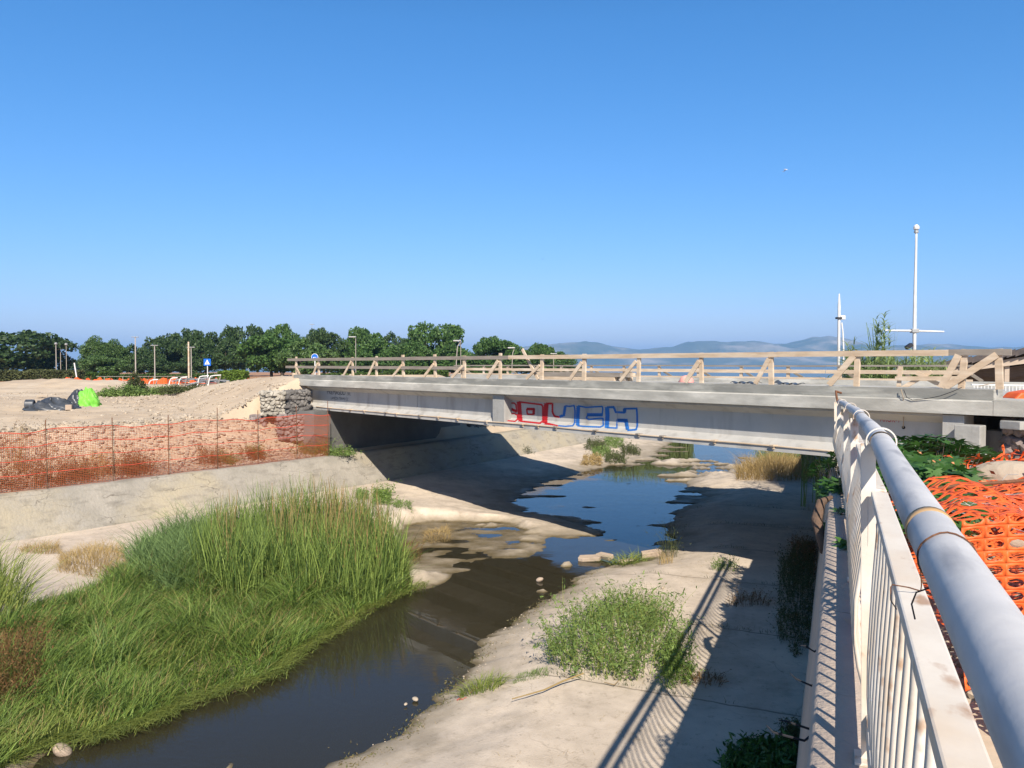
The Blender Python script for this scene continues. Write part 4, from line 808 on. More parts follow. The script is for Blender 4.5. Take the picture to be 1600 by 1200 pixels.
# ---- weeds among the stones behind the mesh fence
FP = []
for (px, y, r, n, m, lab) in ((25, 745, 1.5, 900, m_redweed, 'large red brown dry bush behind the fence at the left edge'), (205, 720, .55, 420, m_redweed, 'leafy dry shrub behind the middle of the mesh fence'), (150, 700, .5, 180, m_dry, 'straw tuft high on the stones behind the fence'), (355, 690, .28, 160, m_weed, 'ochre plant on the stones behind the fence'), (400, 690, .22, 160, m_weed, 'yellow green plant by the small dark gabion'), (395, 705, .3, 200, m_redweed, 'brown weed below the small dark gabion'), (490, 700, .55, 420, m_weed, 'yellowing weeds behind the fence by the abutment'), (330, 722, .45, 220, m_redweed, 'low brown weed by the fourth fence rod'), (110, 735, .6, 300, m_redweed, 'dry weeds behind the fence between the two left rods')):
    w = wl_pt(px, .95+random.random()*.5); q = np.column_stack([w[0]+RNG.normal(size=n)*r*.5, w[1]+RNG.normal(size=n)*r*.6]); sd_ = left_sd(q[:, 0], q[:, 1]); q = q[sd_ > .35]
    q = np.column_stack([q, height(q[:, 0], q[:, 1])]); tuft(q, len(q), .75 if r > .5 else .5, m, lab, leaf=8, leafs=.025, lean=.8, w=.008)
# ---- stones: embankment rubble and site gravel
def stones(name, n, region, rlo, rhi, mat, label):
    m = MB(); q = region(n); z = height(q[:, 0], q[:, 1]); r = rlo+(rhi-rlo)*RNG.random(len(q))**2.5
    for i in range(len(q)): m.rock((q[i, 0], q[i, 1], z[i]+r[i]*.15), r[i], (1.2, 1, .6), i)
    return tag(m.build(name, mat), label, 'stones', kind='stuff')
def reg_emb(n):
    t = RNG.random(n)*1.18-.35; o = .5+3.4*RNG.random(n); d = WL[2]-WL[1]; a = WL[1]; b = WL[2]; q = a+(b-a)*t[:, None]; nr = np.array([-(b-a)[1], (b-a)[0]])/np.linalg.norm(b-a); return q+nr*o[:, None]
def reg_site(n): return np.column_stack([-26+20*RNG.random(n), 19+22*RNG.random(n)])
def reg_ramp(n):
    s = 22.8+16*RNG.random(n); u = .1+4.5*RNG.random(n); return np.array([BO+BS*a+BU*b for a, b in zip(s, u)])
class _ok:
    pass
def flt(f): return lambda n: (lambda q: q[left_sd(q[:, 0], q[:, 1]) > .5])(f(n))
WLs = WL
def reg_emb2(n):
    a, b = WL[1], WL[2]; a0 = a+(a-b)*.28; t = RNG.random(n)*.93; q = a0+(b-a0)*t[:, None]; nr = np.array([-(b-a)[1], (b-a)[0]])/np.linalg.norm(b-a); return q+nr*(.45+3.2*RNG.random(n))[:, None]
stones('embankment_stones', 4200, flt(reg_emb2), .02, .10, m_rock, 'pale rubble stones on the bank behind the orange mesh fence')
stones('site_gravel', 2600, flt(reg_site), .012, .07, m_rock, 'loose stones scattered on the dry dirt of the site')
stones('ramp_rubble', 900, flt(reg_ramp), .015, .08, m_rock, 'pale rubble on the slope of the unfinished bridge ramp')
c1 = gp(640, 905, .02)
stones('stream_pebbles', 260, lambda n: (lambda q: q)(in_poly([(620, 1090), (700, 1050), (800, 960), (880, 925), (930, 905), (940, 925), (830, 990), (740, 1075), (640, 1150), (560, 1190)], n, .05)[:, :2]), .005, .018, m_rock, 'pebbles along the edge of the stream')
# ---- single stones, slabs, litter in the stream
def slab(px, py, L, Wd, T, rz, label, tilt=0, z=.06):
    q = gp(px, py, z); m = MB(); r = random.Random(px); poly = [(-L/2, -Wd*.3), (-L*.3, -Wd/2), (L*.42, -Wd*.42), (L/2, -Wd*.1), (L*.4, Wd/2), (-L*.42, Wd*.42)]
    m.prism(poly, 'z', -T/2, T/2); o = m.build('stone_slab', m_slab, bevel=.012); o.location = (q.x, q.y, z); o.rotation_euler = (tilt, -.05, rz); return tag(o, label, 'stone slab')
slab(921, 872, .52, .26, .09, -.1, 'flat pinkish stone slab lying in the stream', .08)
slab(945, 869, .50, .20, .09, -1.0, 'tilted stone slab leaning against the flat one in the stream', .25, .09)
slab(1018, 866, .55, .20, .16, .3, 'mossy stone slab at the water edge below the reeds', .1, .06)
slab(980, 877, .42, .16, .08, .1, 'small low slab awash beside the fallen green reeds', .0, .03)
def boulder(px, py, r, mat, label, z=.03, name='stone', sq=(1.2, 1, .7)):
    q = gp(px, py, z); m = MB().rock((0, 0, 0), r, sq, px); o = m.build(name, mat, smooth=False); o.location = q
    sb = o.modifiers.new('sub', 'SUBSURF'); sb.levels = 2; sb.render_levels = 2; return tag(o, label, 'stone')
boulder(96, 1172, .15, m_slab, 'brown round stone at the grass edge in the bottom left of the water')
boulder(649, 1092, .055, m_rock, 'larger white stone showing in the dark water')
boulder(634, 1100, .03, m_rock, 'smaller white pebble left of the larger white stone')
boulder(641, 896, .06, m_rock, 'pale stone at the end of the grass by the silt', name='stone')
boulder(843, 906, .10, m_slab, 'stone breaking the surface in the middle of the stream')
boulder(1035, 918, .05, m_rock, 'little white stone on the apron behind the weed clump', .33)
tag(MB().tube([gp(800, 1092, .33), gp(850, 1078, .35), gp(880, 1064, .38), gp(912, 1052, .44)], [.006, .009, .011, .008], 6).build('dry_cane', m_dry), 'long dry cane lying on the apron in front of the weed clump', 'cane')
tag(MB().tube([gp(944, 1066, .34), gp(960, 1070, .34), gp(968, 1062, .36)], [.006, .008, .004], 5).build('twig', m_twig), 'short bent twig under the weed clump', 'twig')
for a, b, lab in (((714, 1105), (726, 1107), 'faint red spray scribble nearest the water on the apron'), ((735, 1100), (746, 1088), 'red spray scribble on the apron right of the fainter one')):
    m = MB(); p, q = gp(*a, .0), gp(*b, .0)
    r_ = random.Random(a[0]); last = None
    for i in range(15):
        t = i/14; x = p.x+(q.x-p.x)*t+r_.uniform(-.03, .03); y = p.y+(q.y-p.y)*t+r_.uniform(-.03, .03)
        m.v += [(x, y-.012, H(x, y-.012)+.006), (x, y+.012, H(x, y+.012)+.006)]
        if i: m.f.append((2*i-2, 2*i-1, 2*i+1, 2*i))
    tag(m.build('paint_mark', M('red_mark', (.55, .12, .09), (.5, .2, .15), 9, .9)), lab, 'paint mark')
# roots and twigs poking from the wall face
for i, (px, py) in enumerate(((1284, 1010), (1281, 1062), (1279, 1128), (1272, 1146))):
    q = gp(px, py, 2.7); tag(MB().tube([q, q+Vector((-.05, -.01, -.03)), q+Vector((-.10-.03*i, .01, .0)), q+Vector((-.13-.03*i, .02, .03*(i % 2)))], [.008, .006, .005, .002], 5).build('rebar_tie', m_dark), ('topmost of the thin dark wires poking out of the right wall', 'second dark wire from the top on the right wall face', 'third dark wire from the top on the right wall face', 'lowest and longest dark wire poking out of the right wall')[i], 'wire', 'wires poking out of the right wall')
m = MB(); a0 = rw_(3.2, -.03, 2.853)
# ---- broad leaved plant at the end of the railing
def palm_leaves(C, size, tiltmin=.2, tiltmax=.9, az=None):
    sh = []
    for k in range(7):
        a = (k-3)*.62; L = (1, .95, .8, .55)[abs(k-3)]; sh += [(math.sin(a-.21)*.34, math.cos(a-.21)*.34), (math.sin(a)*L, math.cos(a)*L)]
    sh += [(math.sin(3*.62+.21)*.3, math.cos(3*.62+.21)*.3)]
    sh = np.array(sh); n = len(C); m = len(sh)+1; V = np.zeros((n, m, 3)); az = RNG.random(n)*6.283 if az is None else az; tl = tiltmin+(tiltmax-tiltmin)*RNG.random(n); s = size*(.6+.7*RNG.random(n))
    f = np.stack([np.cos(az)*np.cos(tl), np.sin(az)*np.cos(tl), -np.sin(tl)], -1); sd_ = np.stack([-np.sin(az), np.cos(az), 0*az], -1); nm = np.cross(f, sd_)
    V[:, 0] = C
    for i, (x, y) in enumerate(sh): V[:, i+1] = C+s[:, None]*(sd_*x+f*y-nm*(-.18*(x*x+y*y)))
    b = (np.arange(n)*m)[:, None]; T = np.array([[0, i, i+1] for i in range(1, m-1)]); return V.reshape(-1, 3), (b[:, :, None]+T[None]).reshape(-1, 3)
def broadplant(centers, n, size, label, stems, name='broad_leaved_plant'):
    c0 = Vector(stems[0][0]); o = thing(name, label, 'plant', c0); C = []
    for (c, r, k) in centers:
        d = RNG.normal(size=(k, 3)); d /= np.linalg.norm(d, axis=1)[:, None]; d[:, 2] = abs(d[:, 2])*.9-.2; C.append(np.array(c)+d*np.array(r)*(.55+.5*RNG.random((k, 1))))
    C = np.concatenate(C)-np.array(c0); az = np.arctan2(C[:, 1]-C[:, 1].mean(), C[:, 0]-C[:, 0].mean())+RNG.normal(size=len(C))*1.0
    V, T = palm_leaves(C, size, .1, 1.1, az); npmesh('foliage', V, T, m_fig, o)
    m = MB()
    for a, b in stems:
        a = Vector(a)-c0; b = Vector(b)-c0; m.tube([a, a+(b-a)*.5+Vector((.03, 0, .02)), b], [.025, .018, .008], 6)
    for i in range(0, len(C), 3): p = Vector(C[i]); m.tube([p*.72+Vector((0, 0, -.06)), p], [.004, .003], 3, False)
    m.build('stem', m_bark, o); return o
def W_(px, py, Y): return tuple(at(px, py, Y))
broadplant([(W_(1428, 735, 8.2), (.5, .8, .35), 190), (W_(1450, 755, 7.4), (.5, .7, .32), 170), (W_(1450, 708, 9.6), (.65, .7, .30), 180), (W_(1505, 712, 9.8), (.45, .4, .20), 70), (W_(1430, 815, 6.2), (.25, .5, .26), 70), (W_(1475, 790, 6.6), (.25, .4, .16), 40)], 0, .17, 'sprawling dark green broad leaved plant right of the railing', [(W_(1450, 850, 7.5), W_(1470, 740, 7.6)), (W_(1430, 830, 8.3), W_(1430, 735, 8.3)), (W_(1460, 800, 9.5), W_(1460, 715, 9.5))])
broadplant([(W_(1320, 735, 10.8), (.28, .9, .36), 110), (W_(1316, 775, 9.6), (.22, .6, .30), 80), (W_(1322, 825, 8.2), (.14, .4, .28), 40), (W_(1336, 860, 6.6), (.07, .2, .16), 12), (W_(1300, 740, 12.2), (.3, .6, .3), 60)], 0, .15, 'same kind of broad leaved plant hanging down on the stream side of the railing', [(rw_(9.3, .1, 2.85), W_(1316, 775, 9.6)), (rw_(10.5, .1, 2.85), W_(1320, 735, 10.8))])
# dry leaves in it
C = np.concatenate([np.array(W_(1465, 735, 8.2))+RNG.uniform(-1, 1, size=(40, 3))*(.35, .7, .2), np.array(W_(1455, 760, 7.5))+RNG.uniform(-1, 1, size=(30, 3))*(.3, .5, .15)])
V, Fq = cards(C, .035, .7); tag(npmesh('dry_leaves', V, Fq, M('dry_leaf', (.55, .22, .10), (.40, .24, .12), island=True)), 'withered orange leaves caught in the broad leaved plant', 'dead leaves', kind='stuff')
m = MB(); q = gp(1283, 800, 2.7)
m.tube([rw_(8.6, -.12, 2.5), rw_(8.9, -.2, 2.78), rw_(9.0, -.16, 2.95), rw_(9.1, -.05, 3.0)], [.04, .06, .05, .02], 10); tag(m.build('root_stump', M('root_bark', (.16, .10, .07), (.10, .07, .05), 8, .95, .01), smooth=True), 'brown gnarled root bulging over the wall edge under the hanging plant', 'root')
# ---- crumpled safety net, tangled tape, rubble
def net():
    cx = .115; cy = .062; u0, u1, v0, v1 = 0, 34, 0, 88; V = []; T = []
    org = np.array([2.05, 3.0]); ex = np.array([.98, .16]); ey = np.array([.30, .954])
    def P(a, b):
        q = org+ex*a+ey*b; x, y = q; g = 2.90
        z = g+.07+.42*max(0, min(1, (x-3.3)/2.2))*min(1, max(0, (y-4.2)/2))+(.05+.12*min(1, max(0, (y-5.2)/1.5)))*float(fbm(np.array([x*1.1]), np.array([y*1.1]), 4)[0])+(.015+.09*min(1, max(0, (y-5.2)/1.5)))*abs(float(fbm(np.array([x*2.7]), np.array([y*3.3]), 3, 1)[0]))+.22*math.exp(-((x-4.1)**2/.5+(y-6.9)**2/.25)); w = .035*math.sin(6*x+9*y)
        return (x+w, y+.03*math.sin(9*x+2), max(z, g+.02))
    for i in range(u0, u1):
        for j in range(v0, v1):
            a0, b0 = i*cx, j*cy
            if a0 > 3.6-.0*j: continue
            k = len(V); ring = []
            for (dx, dy) in ((0, 0), (.5, 0), (1, 0), (1, .5), (1, 1), (.5, 1), (0, 1), (0, .5)): V.append(P(a0+dx*cx, b0+dy*cy))
            for q in range(8):
                an = [225, 270, 315, 0, 45, 90, 135, 180][q]*math.pi/180; V.append(P(a0+cx*(.5+.37*math.cos(an)), b0+cy*(.5+.33*math.sin(an))))
            for q in range(8): T.append((k+q, k+(q+1) % 8, k+8+(q+1) % 8, k+8+q))
    return V, T
V, T = net(); o = npmesh('safety_net', V, T, m_orange, None, True); sl = o.modifiers.new('thick', 'SOLIDIFY'); sl.thickness = .002
tag(o, 'crumpled orange safety net lying flat on the ground beyond the upright net', 'safety net')
def net2():
    cx = .108; cy = .064; V = []; T = []
    def P(a, b):
        w = .05*math.sin(3*a+b*2)+.02*math.sin(9*a+4*b); x = 2.16+a; y = 3.62+.10*a+w; z = 2.90+min(b, .80)
        n1 = float(fbm(np.array([a*2.3]), np.array([b*2.3]), 4)[0])
        if b > .80: y += (b-.80)*1.25+.10*n1; z += .14*n1+.05*math.sin(5*a)
        return (x, y, z+.02*math.sin(6*a)+.012*n1)
    for i in range(27):
        for j in range(24):
            a0, b0 = i*cx, j*cy; k = len(V)
            for (dx, dy) in ((0, 0), (.5, 0), (1, 0), (1, .5), (1, 1), (.5, 1), (0, 1), (0, .5)): V.append(P(a0+dx*cx, b0+dy*cy))
            for q in range(8):
                an = [225, 270, 315, 0, 45, 90, 135, 180][q]*math.pi/180; V.append(P(a0+cx*(.5+.40*math.cos(an)), b0+cy*(.5+.33*math.sin(an))))
            for q in range(8): T.append((k+q, k+(q+1) % 8, k+8+(q+1) % 8, k+8+q))
    return V, T
V, T = net2(); o = npmesh('safety_net', V, T, m_orange, None, True); sl = o.modifiers.new('thick', 'SOLIDIFY'); sl.thickness = .002
tag(o, 'upright orange safety net with regular oval holes, nearest the pipe, its top folded back', 'safety net')
def ribbonpile(center, rad, n, w, mat, name, label, seed):
    r = random.Random(seed); m = MB()
    for i in range(n):
        a = r.uniform(0, 6.28); p = Vector(center)+Vector((r.gauss(0, rad[0]), r.gauss(0, rad[1]), 0)); p.z += abs(r.gauss(0, rad[2]))*max(0, 1-((p.x-center[0])/rad[0])**2/6); d = Vector((math.cos(a), math.sin(a), r.uniform(-.3, .15))); last = None
        for k in range(7):
            sdv = d.cross(Vector((0, 0, 1))).normalized()*w/2+Vector((0, 0, r.uniform(-w, w)*.4)); m.v += [tuple(p-sdv), tuple(p+sdv)]
            if k: b = len(m.v); m.f.append((b-4, b-3, b-1, b-2))
            p = p+d*r.uniform(.04, .09); d = (d+Vector((r.uniform(-.8, .8), r.uniform(-.8, .8), r.uniform(-.7, .45)))).normalized(); p.z = max(p.z, 2.88)
    o = m.build(name, mat); return tag(o, label, 'plastic net')
ribbonpile(tuple(Vector(W_(1545, 745, 8.6))-Vector((0, 0, .12))), (.42, .42, .14), 420, .03, m_orange, 'tangled_net', 'torn red orange net bunched up beside the plant', 3)
ribbonpile((4.6, 6.6, 3.1), (.42, .40, .10), 90, .045, M('red_net', (.62, .05, .03), (.75, .10, .03), island=True), 'tangled_net', 'darker red strips heaped behind the orange safety net', 5)
def pebble_pile(px, py, Y, n, r, mat, label, sp=(.3, .3)):
    c = at(px, py, Y); c.z = H(c.x, c.y); rr_ = random.Random(px); m = MB()
    for i in range(n): m.rock((rr_.gauss(0, sp[0]), rr_.gauss(0, sp[1]), rr_.uniform(0, .08)), rr_.uniform(.4, 1)*r, (1.2, 1, .7), i) if True else None
    o = m.build('rubble', mat); o.location = (c.x, c.y, c.z); return tag(o, label, 'rubble', kind='stuff')
pebble_pile(1585, 870, 5.2, 90, .06, m_rock, 'pale rubble under the safety net', (.25, .6))
pebble_pile(1500, 990, 4.0, 60, .05, m_rock, 'pale rubble beside the pipe', (.10, .35))
boulder(0, 0, .01, m_rock, 'x').name = 'tmp'; bpy.data.objects.remove(bpy.data.objects['tmp'])
def lump(px, py, Y, r, sq, mat, label, name, cat_, rz=0):
    q = at(px, py, Y); o = MB().rock((0, 0, 0), r, sq, px+py).build(name, mat); o.location = q; o.rotation_euler = (0, 0, rz); sb = o.modifiers.new('sub', 'SUBSURF'); sb.levels = 1; sb.render_levels = 2; return tag(o, label, cat_)
m_bag = M('white_sack', (.75, .75, .74), (.62, .62, .62), 5, .7, .01, 8)
lump(1536, 718, 9.6, .16, (1.8, 1, .7), m_bag, 'white sack on the tangled net in front of the concrete block', 'plastic_sack', 'sack')
lump(1571, 736, 8.8, .15, (1.4, 1, .8), m_bag, 'rounded white sack on the pale boulder at the right edge', 'plastic_sack', 'sack')
lump(1592, 762, 8.0, .42, (1.7, 1, .65), m_rock, 'large pale boulder at the right edge of the picture', 'boulder', 'boulder')
lump(1600, 850, 5.9, .13, (1.3, 1, .7), m_rock, 'pale stone holding down the safety net', 'stone', 'stone')
lump(1545, 1010, 3.7, .16, (1.3, 1, .5), m_rock, 'pale stone at the end of the safety net', 'stone', 'stone')
bar = MB().tube([at(1448, 766, 5.3), at(1500, 758, 5.35), at(1560, 754, 5.5), at(1640, 748, 5.7)], .013, 8).build('steel_bar', m_rust); tag(bar, 'rusty ribbed steel bar lying across the plant and net', 'steel bar')
m = MB(); rr = random.Random(2)
for i in range(9):
    p = at(1470+rr.uniform(-10, 60), 775+rr.uniform(-8, 20), 5.5); pts = [p]
    for k in range(5): pts.append(pts[-1]+Vector((rr.uniform(.02, .16), rr.uniform(-.06, .06), rr.uniform(-.05, .05))))
    m.tube(pts, .0022, 4, False)
tag(m.build('wire_tangle', m_galv), 'tangle of thin wire hanging from the rusty steel bar', 'wire')
# lime sheet, black sheeting and drum on the site
def crumple(name, c, dims, rz, mat, label, cat_, seed, amp=.28, nu=46, nv=22):
    V = []; rnd = np.random.default_rng(seed); k1 = rnd.random(6)*9
    for j in range(nv+1):
        for i in range(nu):
            a = 2*math.pi*i/nu; e = (j/nv)*math.pi/2
            x, y, z = math.cos(a)*math.cos(e), math.sin(a)*math.cos(e), math.sin(e)
            f = 1+amp*(1-2*abs(float(fbm(np.array([x*2.6+k1[0]+z*2]), np.array([y*2.6+k1[1]-z]), 4, seed)[0])))-amp*.5
            V.append((x*f*dims[0], y*f*dims[1], max(z*f*dims[2]*(1+.3*math.sin(a*3+k1[2])), -.05)))
    Fq = [(j*nu+i, j*nu+(i+1) % nu, (j+1)*nu+(i+1) % nu, (j+1)*nu+i) for j in range(nv) for i in range(nu)]
    o = npmesh(name, V, Fq, mat); o.location = c; o.rotation_euler = (0, 0, rz); return tag(o, label, cat_)
def gz(px, py):                                     # point of the left bank on a line of sight
    r = ray(px, py); t = 8.
    while t < 400:
        p = Vector((r.x*t, r.y*t, EYE+r.z*t))
        if p.z < H(p.x, p.y): return p
        t += .12
    return Vector((r.x*60, r.y*60, 3))
q = gz(88, 640); crumple('plastic_sheeting', (q.x-.15, q.y, q.z-.05), (.90, .45, .34), .1, m_black, 'black plastic sheeting heaped on the dirt between drum and lime sheet', 'sheeting', 1, .35)
q = gz(112, 636); crumple('plastic_sheeting', (q.x+.05, q.y+.4, q.z), (.45, .35, .46), .4, m_black, 'taller folded black sheeting right behind the lime green sheet', 'sheeting', 3, .35)
q = gz(137, 634); crumple('tarpaulin', (q.x+.03, q.y, q.z-.05), (.42, .32, .52), .1, m_green, 'bright lime green crumpled tarpaulin on the dirt', 'tarpaulin', 5, .33)
q = gz(47, 641); dr = thing('drum', 'black drum lying on its side left of the sheeting', 'drum', (q.x, q.y, q.z+.19), .3)
MB().tube([(-.14, 0, 0), (-.12, 0, 0), (.12, 0, 0), (.14, 0, 0)], [.17, .19, .19, .17], 20).build('shell', m_black, dr); MB().tube([(.138, 0, 0), (.146, 0, 0)], .15, 20).build('lid', m_dark, dr)
q = gz(116, 640); tag(MB().box((q.x-.1, q.y-.15, q.z+.09), (.2, .16, .18), rz=.3).build('concrete_block', m_slab, bevel=.01), 'little pinkish block in front of the black sheeting', 'concrete block')
q = gz(66, 622); tag(MB().box((q.x, q.y, q.z+.1), (.42, .14, .12), rz=.5).build('stone', m_rock, bevel=.02), 'oblong pale stone on the spoil heap above the drum', 'stone')
# ------------------------------------------------------------------ trees
def crown(seed, rx, rz_, n=42, per=130, ls=.16, shape='round'):
    r = np.random.default_rng(seed); C = []
    k = 0
    while k < n:
        d = r.normal(size=3); d /= np.linalg.norm(d); rad = .45+.55*r.random()**.5
        p = d*rad*np.array([rx, rx, rz_]); p[2] = p[2] if p[2] > -rz_*.75 else -rz_*.6
        if shape == 'tall': p[:2] *= (1-.45*max(p[2], 0)/rz_)
        cr = (.20+.16*r.random())*min(rx, rz_); m = int(per*(cr/.9)**2*1.2)+50; q = r.normal(size=(m, 3)); q /= np.linalg.norm(q, axis=1)[:, None]; q *= (.72+.38*r.random((m, 1)))*cr*np.array([1.15, 1.15, .8]); C.append(p+q); k += 1
    C = np.concatenate(C); C += r.normal(size=C.shape)*.05; return cards(C, ls*(.6+.8*r.random(len(C))), .62)
protos = []
for i, (seed, shape) in enumerate(((1, 'round'), (2, 'round'), (3, 'round'), (4, 'round'), (5, 'tall'))):
    V, Fq = crown(seed, 3.6, 2.4 if shape == 'round' else 3.6, 62, 120, .17, shape); protos.append((V, Fq))
crown_me = {}
def tree(px, top, wpx, Y, var, mt, label, trunk=True, group='trees behind the site', squash=1):
    X = (px-800)/F*Y; zb = max(H(X, Y), -.1); zt = at(px, top, Y).z; hgt = zt-zb; rad = wpx/2*Y/F
    o = thing('tree', label, 'tree', (X, Y, zb), random.Random(px).random()*6.28, group); key = (var, mt)
    if key not in crown_me:
        V, Fq = protos[var]; ob = npmesh('crown', V, Fq, m_leaf[mt], o); crown_me[key] = ob.data
    else: ob = link('crown', crown_me[key], None, o)
    hz = 3.0 if var < 4 else 4.4; ch = hgt*.94/2
    ob.scale = (rad/3.5, rad/3.5, ch/hz*1.12); ob.location = (0, 0, hgt-ch*.98)
    m = MB(); r = random.Random(px); tr = .05*hgt*.6; m.tube([(0, 0, -.3), (.1, 0, hgt*.2), (.05, .1, hgt*.45)], [tr*1.3, tr, tr*.7], 8)
    for k in range(5):
        a = k*1.26+r.random(); m.tube([(.08, .05, hgt*.22), (math.cos(a)*rad*.3, math.sin(a)*rad*.3, hgt*.45), (math.cos(a)*rad*.6, math.sin(a)*rad*.6, hgt*.68)], [tr*.6, tr*.4, tr*.15], 5)
    m.build('trunk', m_bark, o); return o
TR = [(20, 513, 150, 92, 0, 0, 'big dark tree at the left edge of the picture'), (-75, 512, 150, 90, 1, 0, 'dark tree just beyond the left edge of the picture'), (76, 545, 60, 96, 3, 0, 'low right flank tree of the dark left group behind the lamp posts'),
    (116, 562, 44, 190, 2, 0, 'small distant tree between the left group and the pale tree'),
    (150, 526, 44, 84, 4, 2, 'pale upright tree left of the long tree row'), (176, 531, 40, 86, 4, 2, 'second pale upright tree beside the first'), (163, 556, 66, 80, 2, 2, 'low pale bushy tree under the two upright ones'),
    (214, 538, 56, 88, 1, 0, 'first dark tree of the long row behind the lamp'), (248, 522, 56, 92, 0, 0, 'second dark tree of the long row'), (288, 514, 62, 96, 2, 0, 'high dark tree behind the paired poles'), (322, 517, 56, 92, 3, 0, 'dark tree above the blue square sign'),
    (380, 503, 66, 98, 0, 0, 'tallest dark tree left of the bridge end'), (352, 528, 60, 90, 1, 0, 'dark tree filling the gap under the tallest left one'), (425, 523, 100, 74, 2, 1, 'big rounded mid green tree beside the dirt ramp'), (441, 506, 58, 100, 3, 1, 'dark crown peeping over the big rounded tree'),
    (482, 529, 86, 70, 1, 2, 'lighter rounded tree behind the round blue sign'), (507, 513, 64, 96, 2, 0, 'dark tree behind the round blue sign'), (562, 507, 68, 98, 0, 1, 'rounded tree with thin lamp in front'), (590, 530, 82, 84, 3, 1, 'wide low tree in the middle of the row'), (618, 519, 54, 104, 1, 0, 'far dark tree between the rounded tree and the tallest one'),
    (682, 499, 84, 92, 0, 1, 'tallest tree of the row, left of the sky gap'), (640, 533, 66, 80, 2, 1, 'front tree at the left foot of the tallest one'), (692, 538, 84, 82, 1, 1, 'front bushy tree below the tallest one'), (722, 545, 40, 88, 3, 1, 'small tree at the right foot of the tallest one'),
    (776, 526, 72, 90, 2, 1, 'bright rounded tree right of the sky gap'), (808, 535, 62, 92, 1, 1, 'right half of the bright double crowned tree'), (843, 533, 46, 98, 0, 1, 'pointed tree near the right end of the row'), (868, 549, 60, 100, 3, 1, 'low tree sloping down at the right end of the row'), (760, 556, 80, 84, 0, 1, 'dark understorey tree right of the gap'), (838, 556, 90, 88, 2, 1, 'low spreading tree behind the far guard rail'),
    (560, 560, 90, 78, 3, 1, 'low bushy tree behind the near guard rail middle'), (650, 566, 90, 78, 1, 1, 'low bushy tree behind the tree row centre'), (892, 566, 44, 104, 1, 1, 'last small bush at the right end of the tree row'), (300, 556, 60, 88, 1, 0, 'low dark tree behind the paired poles'), (240, 560, 60, 86, 3, 0, 'low dark tree behind the thin lamp'), (735, 568, 60, 80, 0, 1, 'low bush closing the gap between the two crowns')]
for a in TR: tree(*a)
# hedges
def hedge(px0, px1, y0, y1, Y, mat, label, n=9000, ls=.10, dep=1.2):
    x0, x1 = (px0-800)/F*Y, (px1-800)/F*Y; z1 = at(0, y0, Y).z; z0 = at(0, y1, Y).z; o = thing('hedge', label, 'hedge', ((x0+x1)/2, Y, z0))
    X = RNG.random(n)*(x1-x0); yy = (RNG.random(n)-.5)*dep; Hh = z1-z0; top = Hh*(1+.16*fbm(X*.9, X*0, 4)); z = RNG.random(n)**.6*top
    C = np.column_stack([X-(x1-x0)/2, yy+fbm(X*1.5, z*2, 3)*.25, z]); V, Fq = cards(C, ls, .6); npmesh('foliage', V, Fq, mat, o)
    m = MB(); k = int((x1-x0)/1.5)
    for i in range(k): x = -(x1-x0)/2+(i+.5)*(x1-x0)/k; m.tube([(x, 0, -.4), (x+.05, 0, Hh*.6)], [.04, .02], 5)
    m.build('stems', m_bark, o); return o
hedge(-160, 128, 579, 602, 68, m_hedged, 'dusty clipped hedge along the back of the site at the left', 16000)
hedge(112, 182, 581, 597, 72, m_hedge, 'green hedge continuing right of the leaning sign post', 6000)
hedge(186, 344, 584, 597, 78, m_hedge, 'low green hedge below the long tree row', 9000)
hedge(344, 386, 578, 600, 60, M('bright_hedge_leaf', (.16, .24, .03), (.08, .14, .02), island=True, trans=.25), 'bright yellow green hedge beside the rounded tree', 6000)
hedge(600, 700, 578, 600, 66, m_hedge, 'hedge behind the near guard rail', 7000)
hedge(500, 600, 583, 600, 60, m_hedge, 'hedge behind the printed end of the bridge', 6000)
# ------------------------------------------------------------------ lamp posts, signs, barriers
def lamp(px, top, base, Y, label, r=.05, head='flat', arm=0):
    z1 = at(px, top, Y).z; X = (px-800)/F*Y; z0 = min(H(X, Y), at(px, base, Y).z) if True else 0; r *= .6; o = thing('street_lamp', label, 'street lamp', (X, Y, z0), 0, 'street lamps between the trees'); h = z1-z0
    MB().tube([(0, 0, 0), (0, 0, h*.5), (arm*.25, 0, h*.86), (arm, 0, h)] if arm else [(0, 0, 0), (0, 0, h)], [r*1.2, r, r, r*.9] if arm else [r*1.2, r*.9], 8).build('pole', m_lamp, o)
    MB().tube([(0, 0, 0), (0, 0, .25)], r*1.8, 8).build('base', m_galv, o)
    if head == 'flat': MB().box((arm-.28, 0, h+.03), (.62, .3, .10)).build('lamp_head', m_galv, o, bevel=.02)
    elif head == 'twin': MB().box((0, 0, h+.02), (.62, .18, .06)).build('lamp_head', m_galv, o, bevel=.02)
    elif head == 'ball': MB().tube([(0, 0, h), (0, 0, h+.08), (0, 0, h+.22), (0, 0, h+.3)], [.06, .17, .17, .05], 10).build('lamp_head', m_galv, o)
    return o
lamp(88, 539, 583, 88, 'left one of the three pale lamp posts beside the dark left tree', .075, 'ball')
lamp(95, 546, 583, 92, 'middle and shortest of the three lamp posts beside the dark left tree', .055, 'twin')
lamp(104, 540, 583, 90, 'right one of the three lamp posts, clear against the sky', .05, 'ball')
lamp(212, 527, 592, 70, 'tall lamp post rising over the green shrub on the site', .085, 'twin')
lamp(242, 540, 590, 66, 'shorter lamp post in front of the dark tree row', .07, 'twin')
lamp(299, 543, 596, 62, 'lamp post with twin head just right of the bare pole', .06, 'twin')
lamp(388, 536, 592, 110, 'lamp head showing above the big rounded tree', .06, 'flat')
lamp(488, 507, 585, 104, 'thin mast top just above the tree crowns', .035, 'twin')
lamp(556, 527, 592, 68, 'thin lamp post in front of the middle trees behind the guard rail', .045, 'flat')
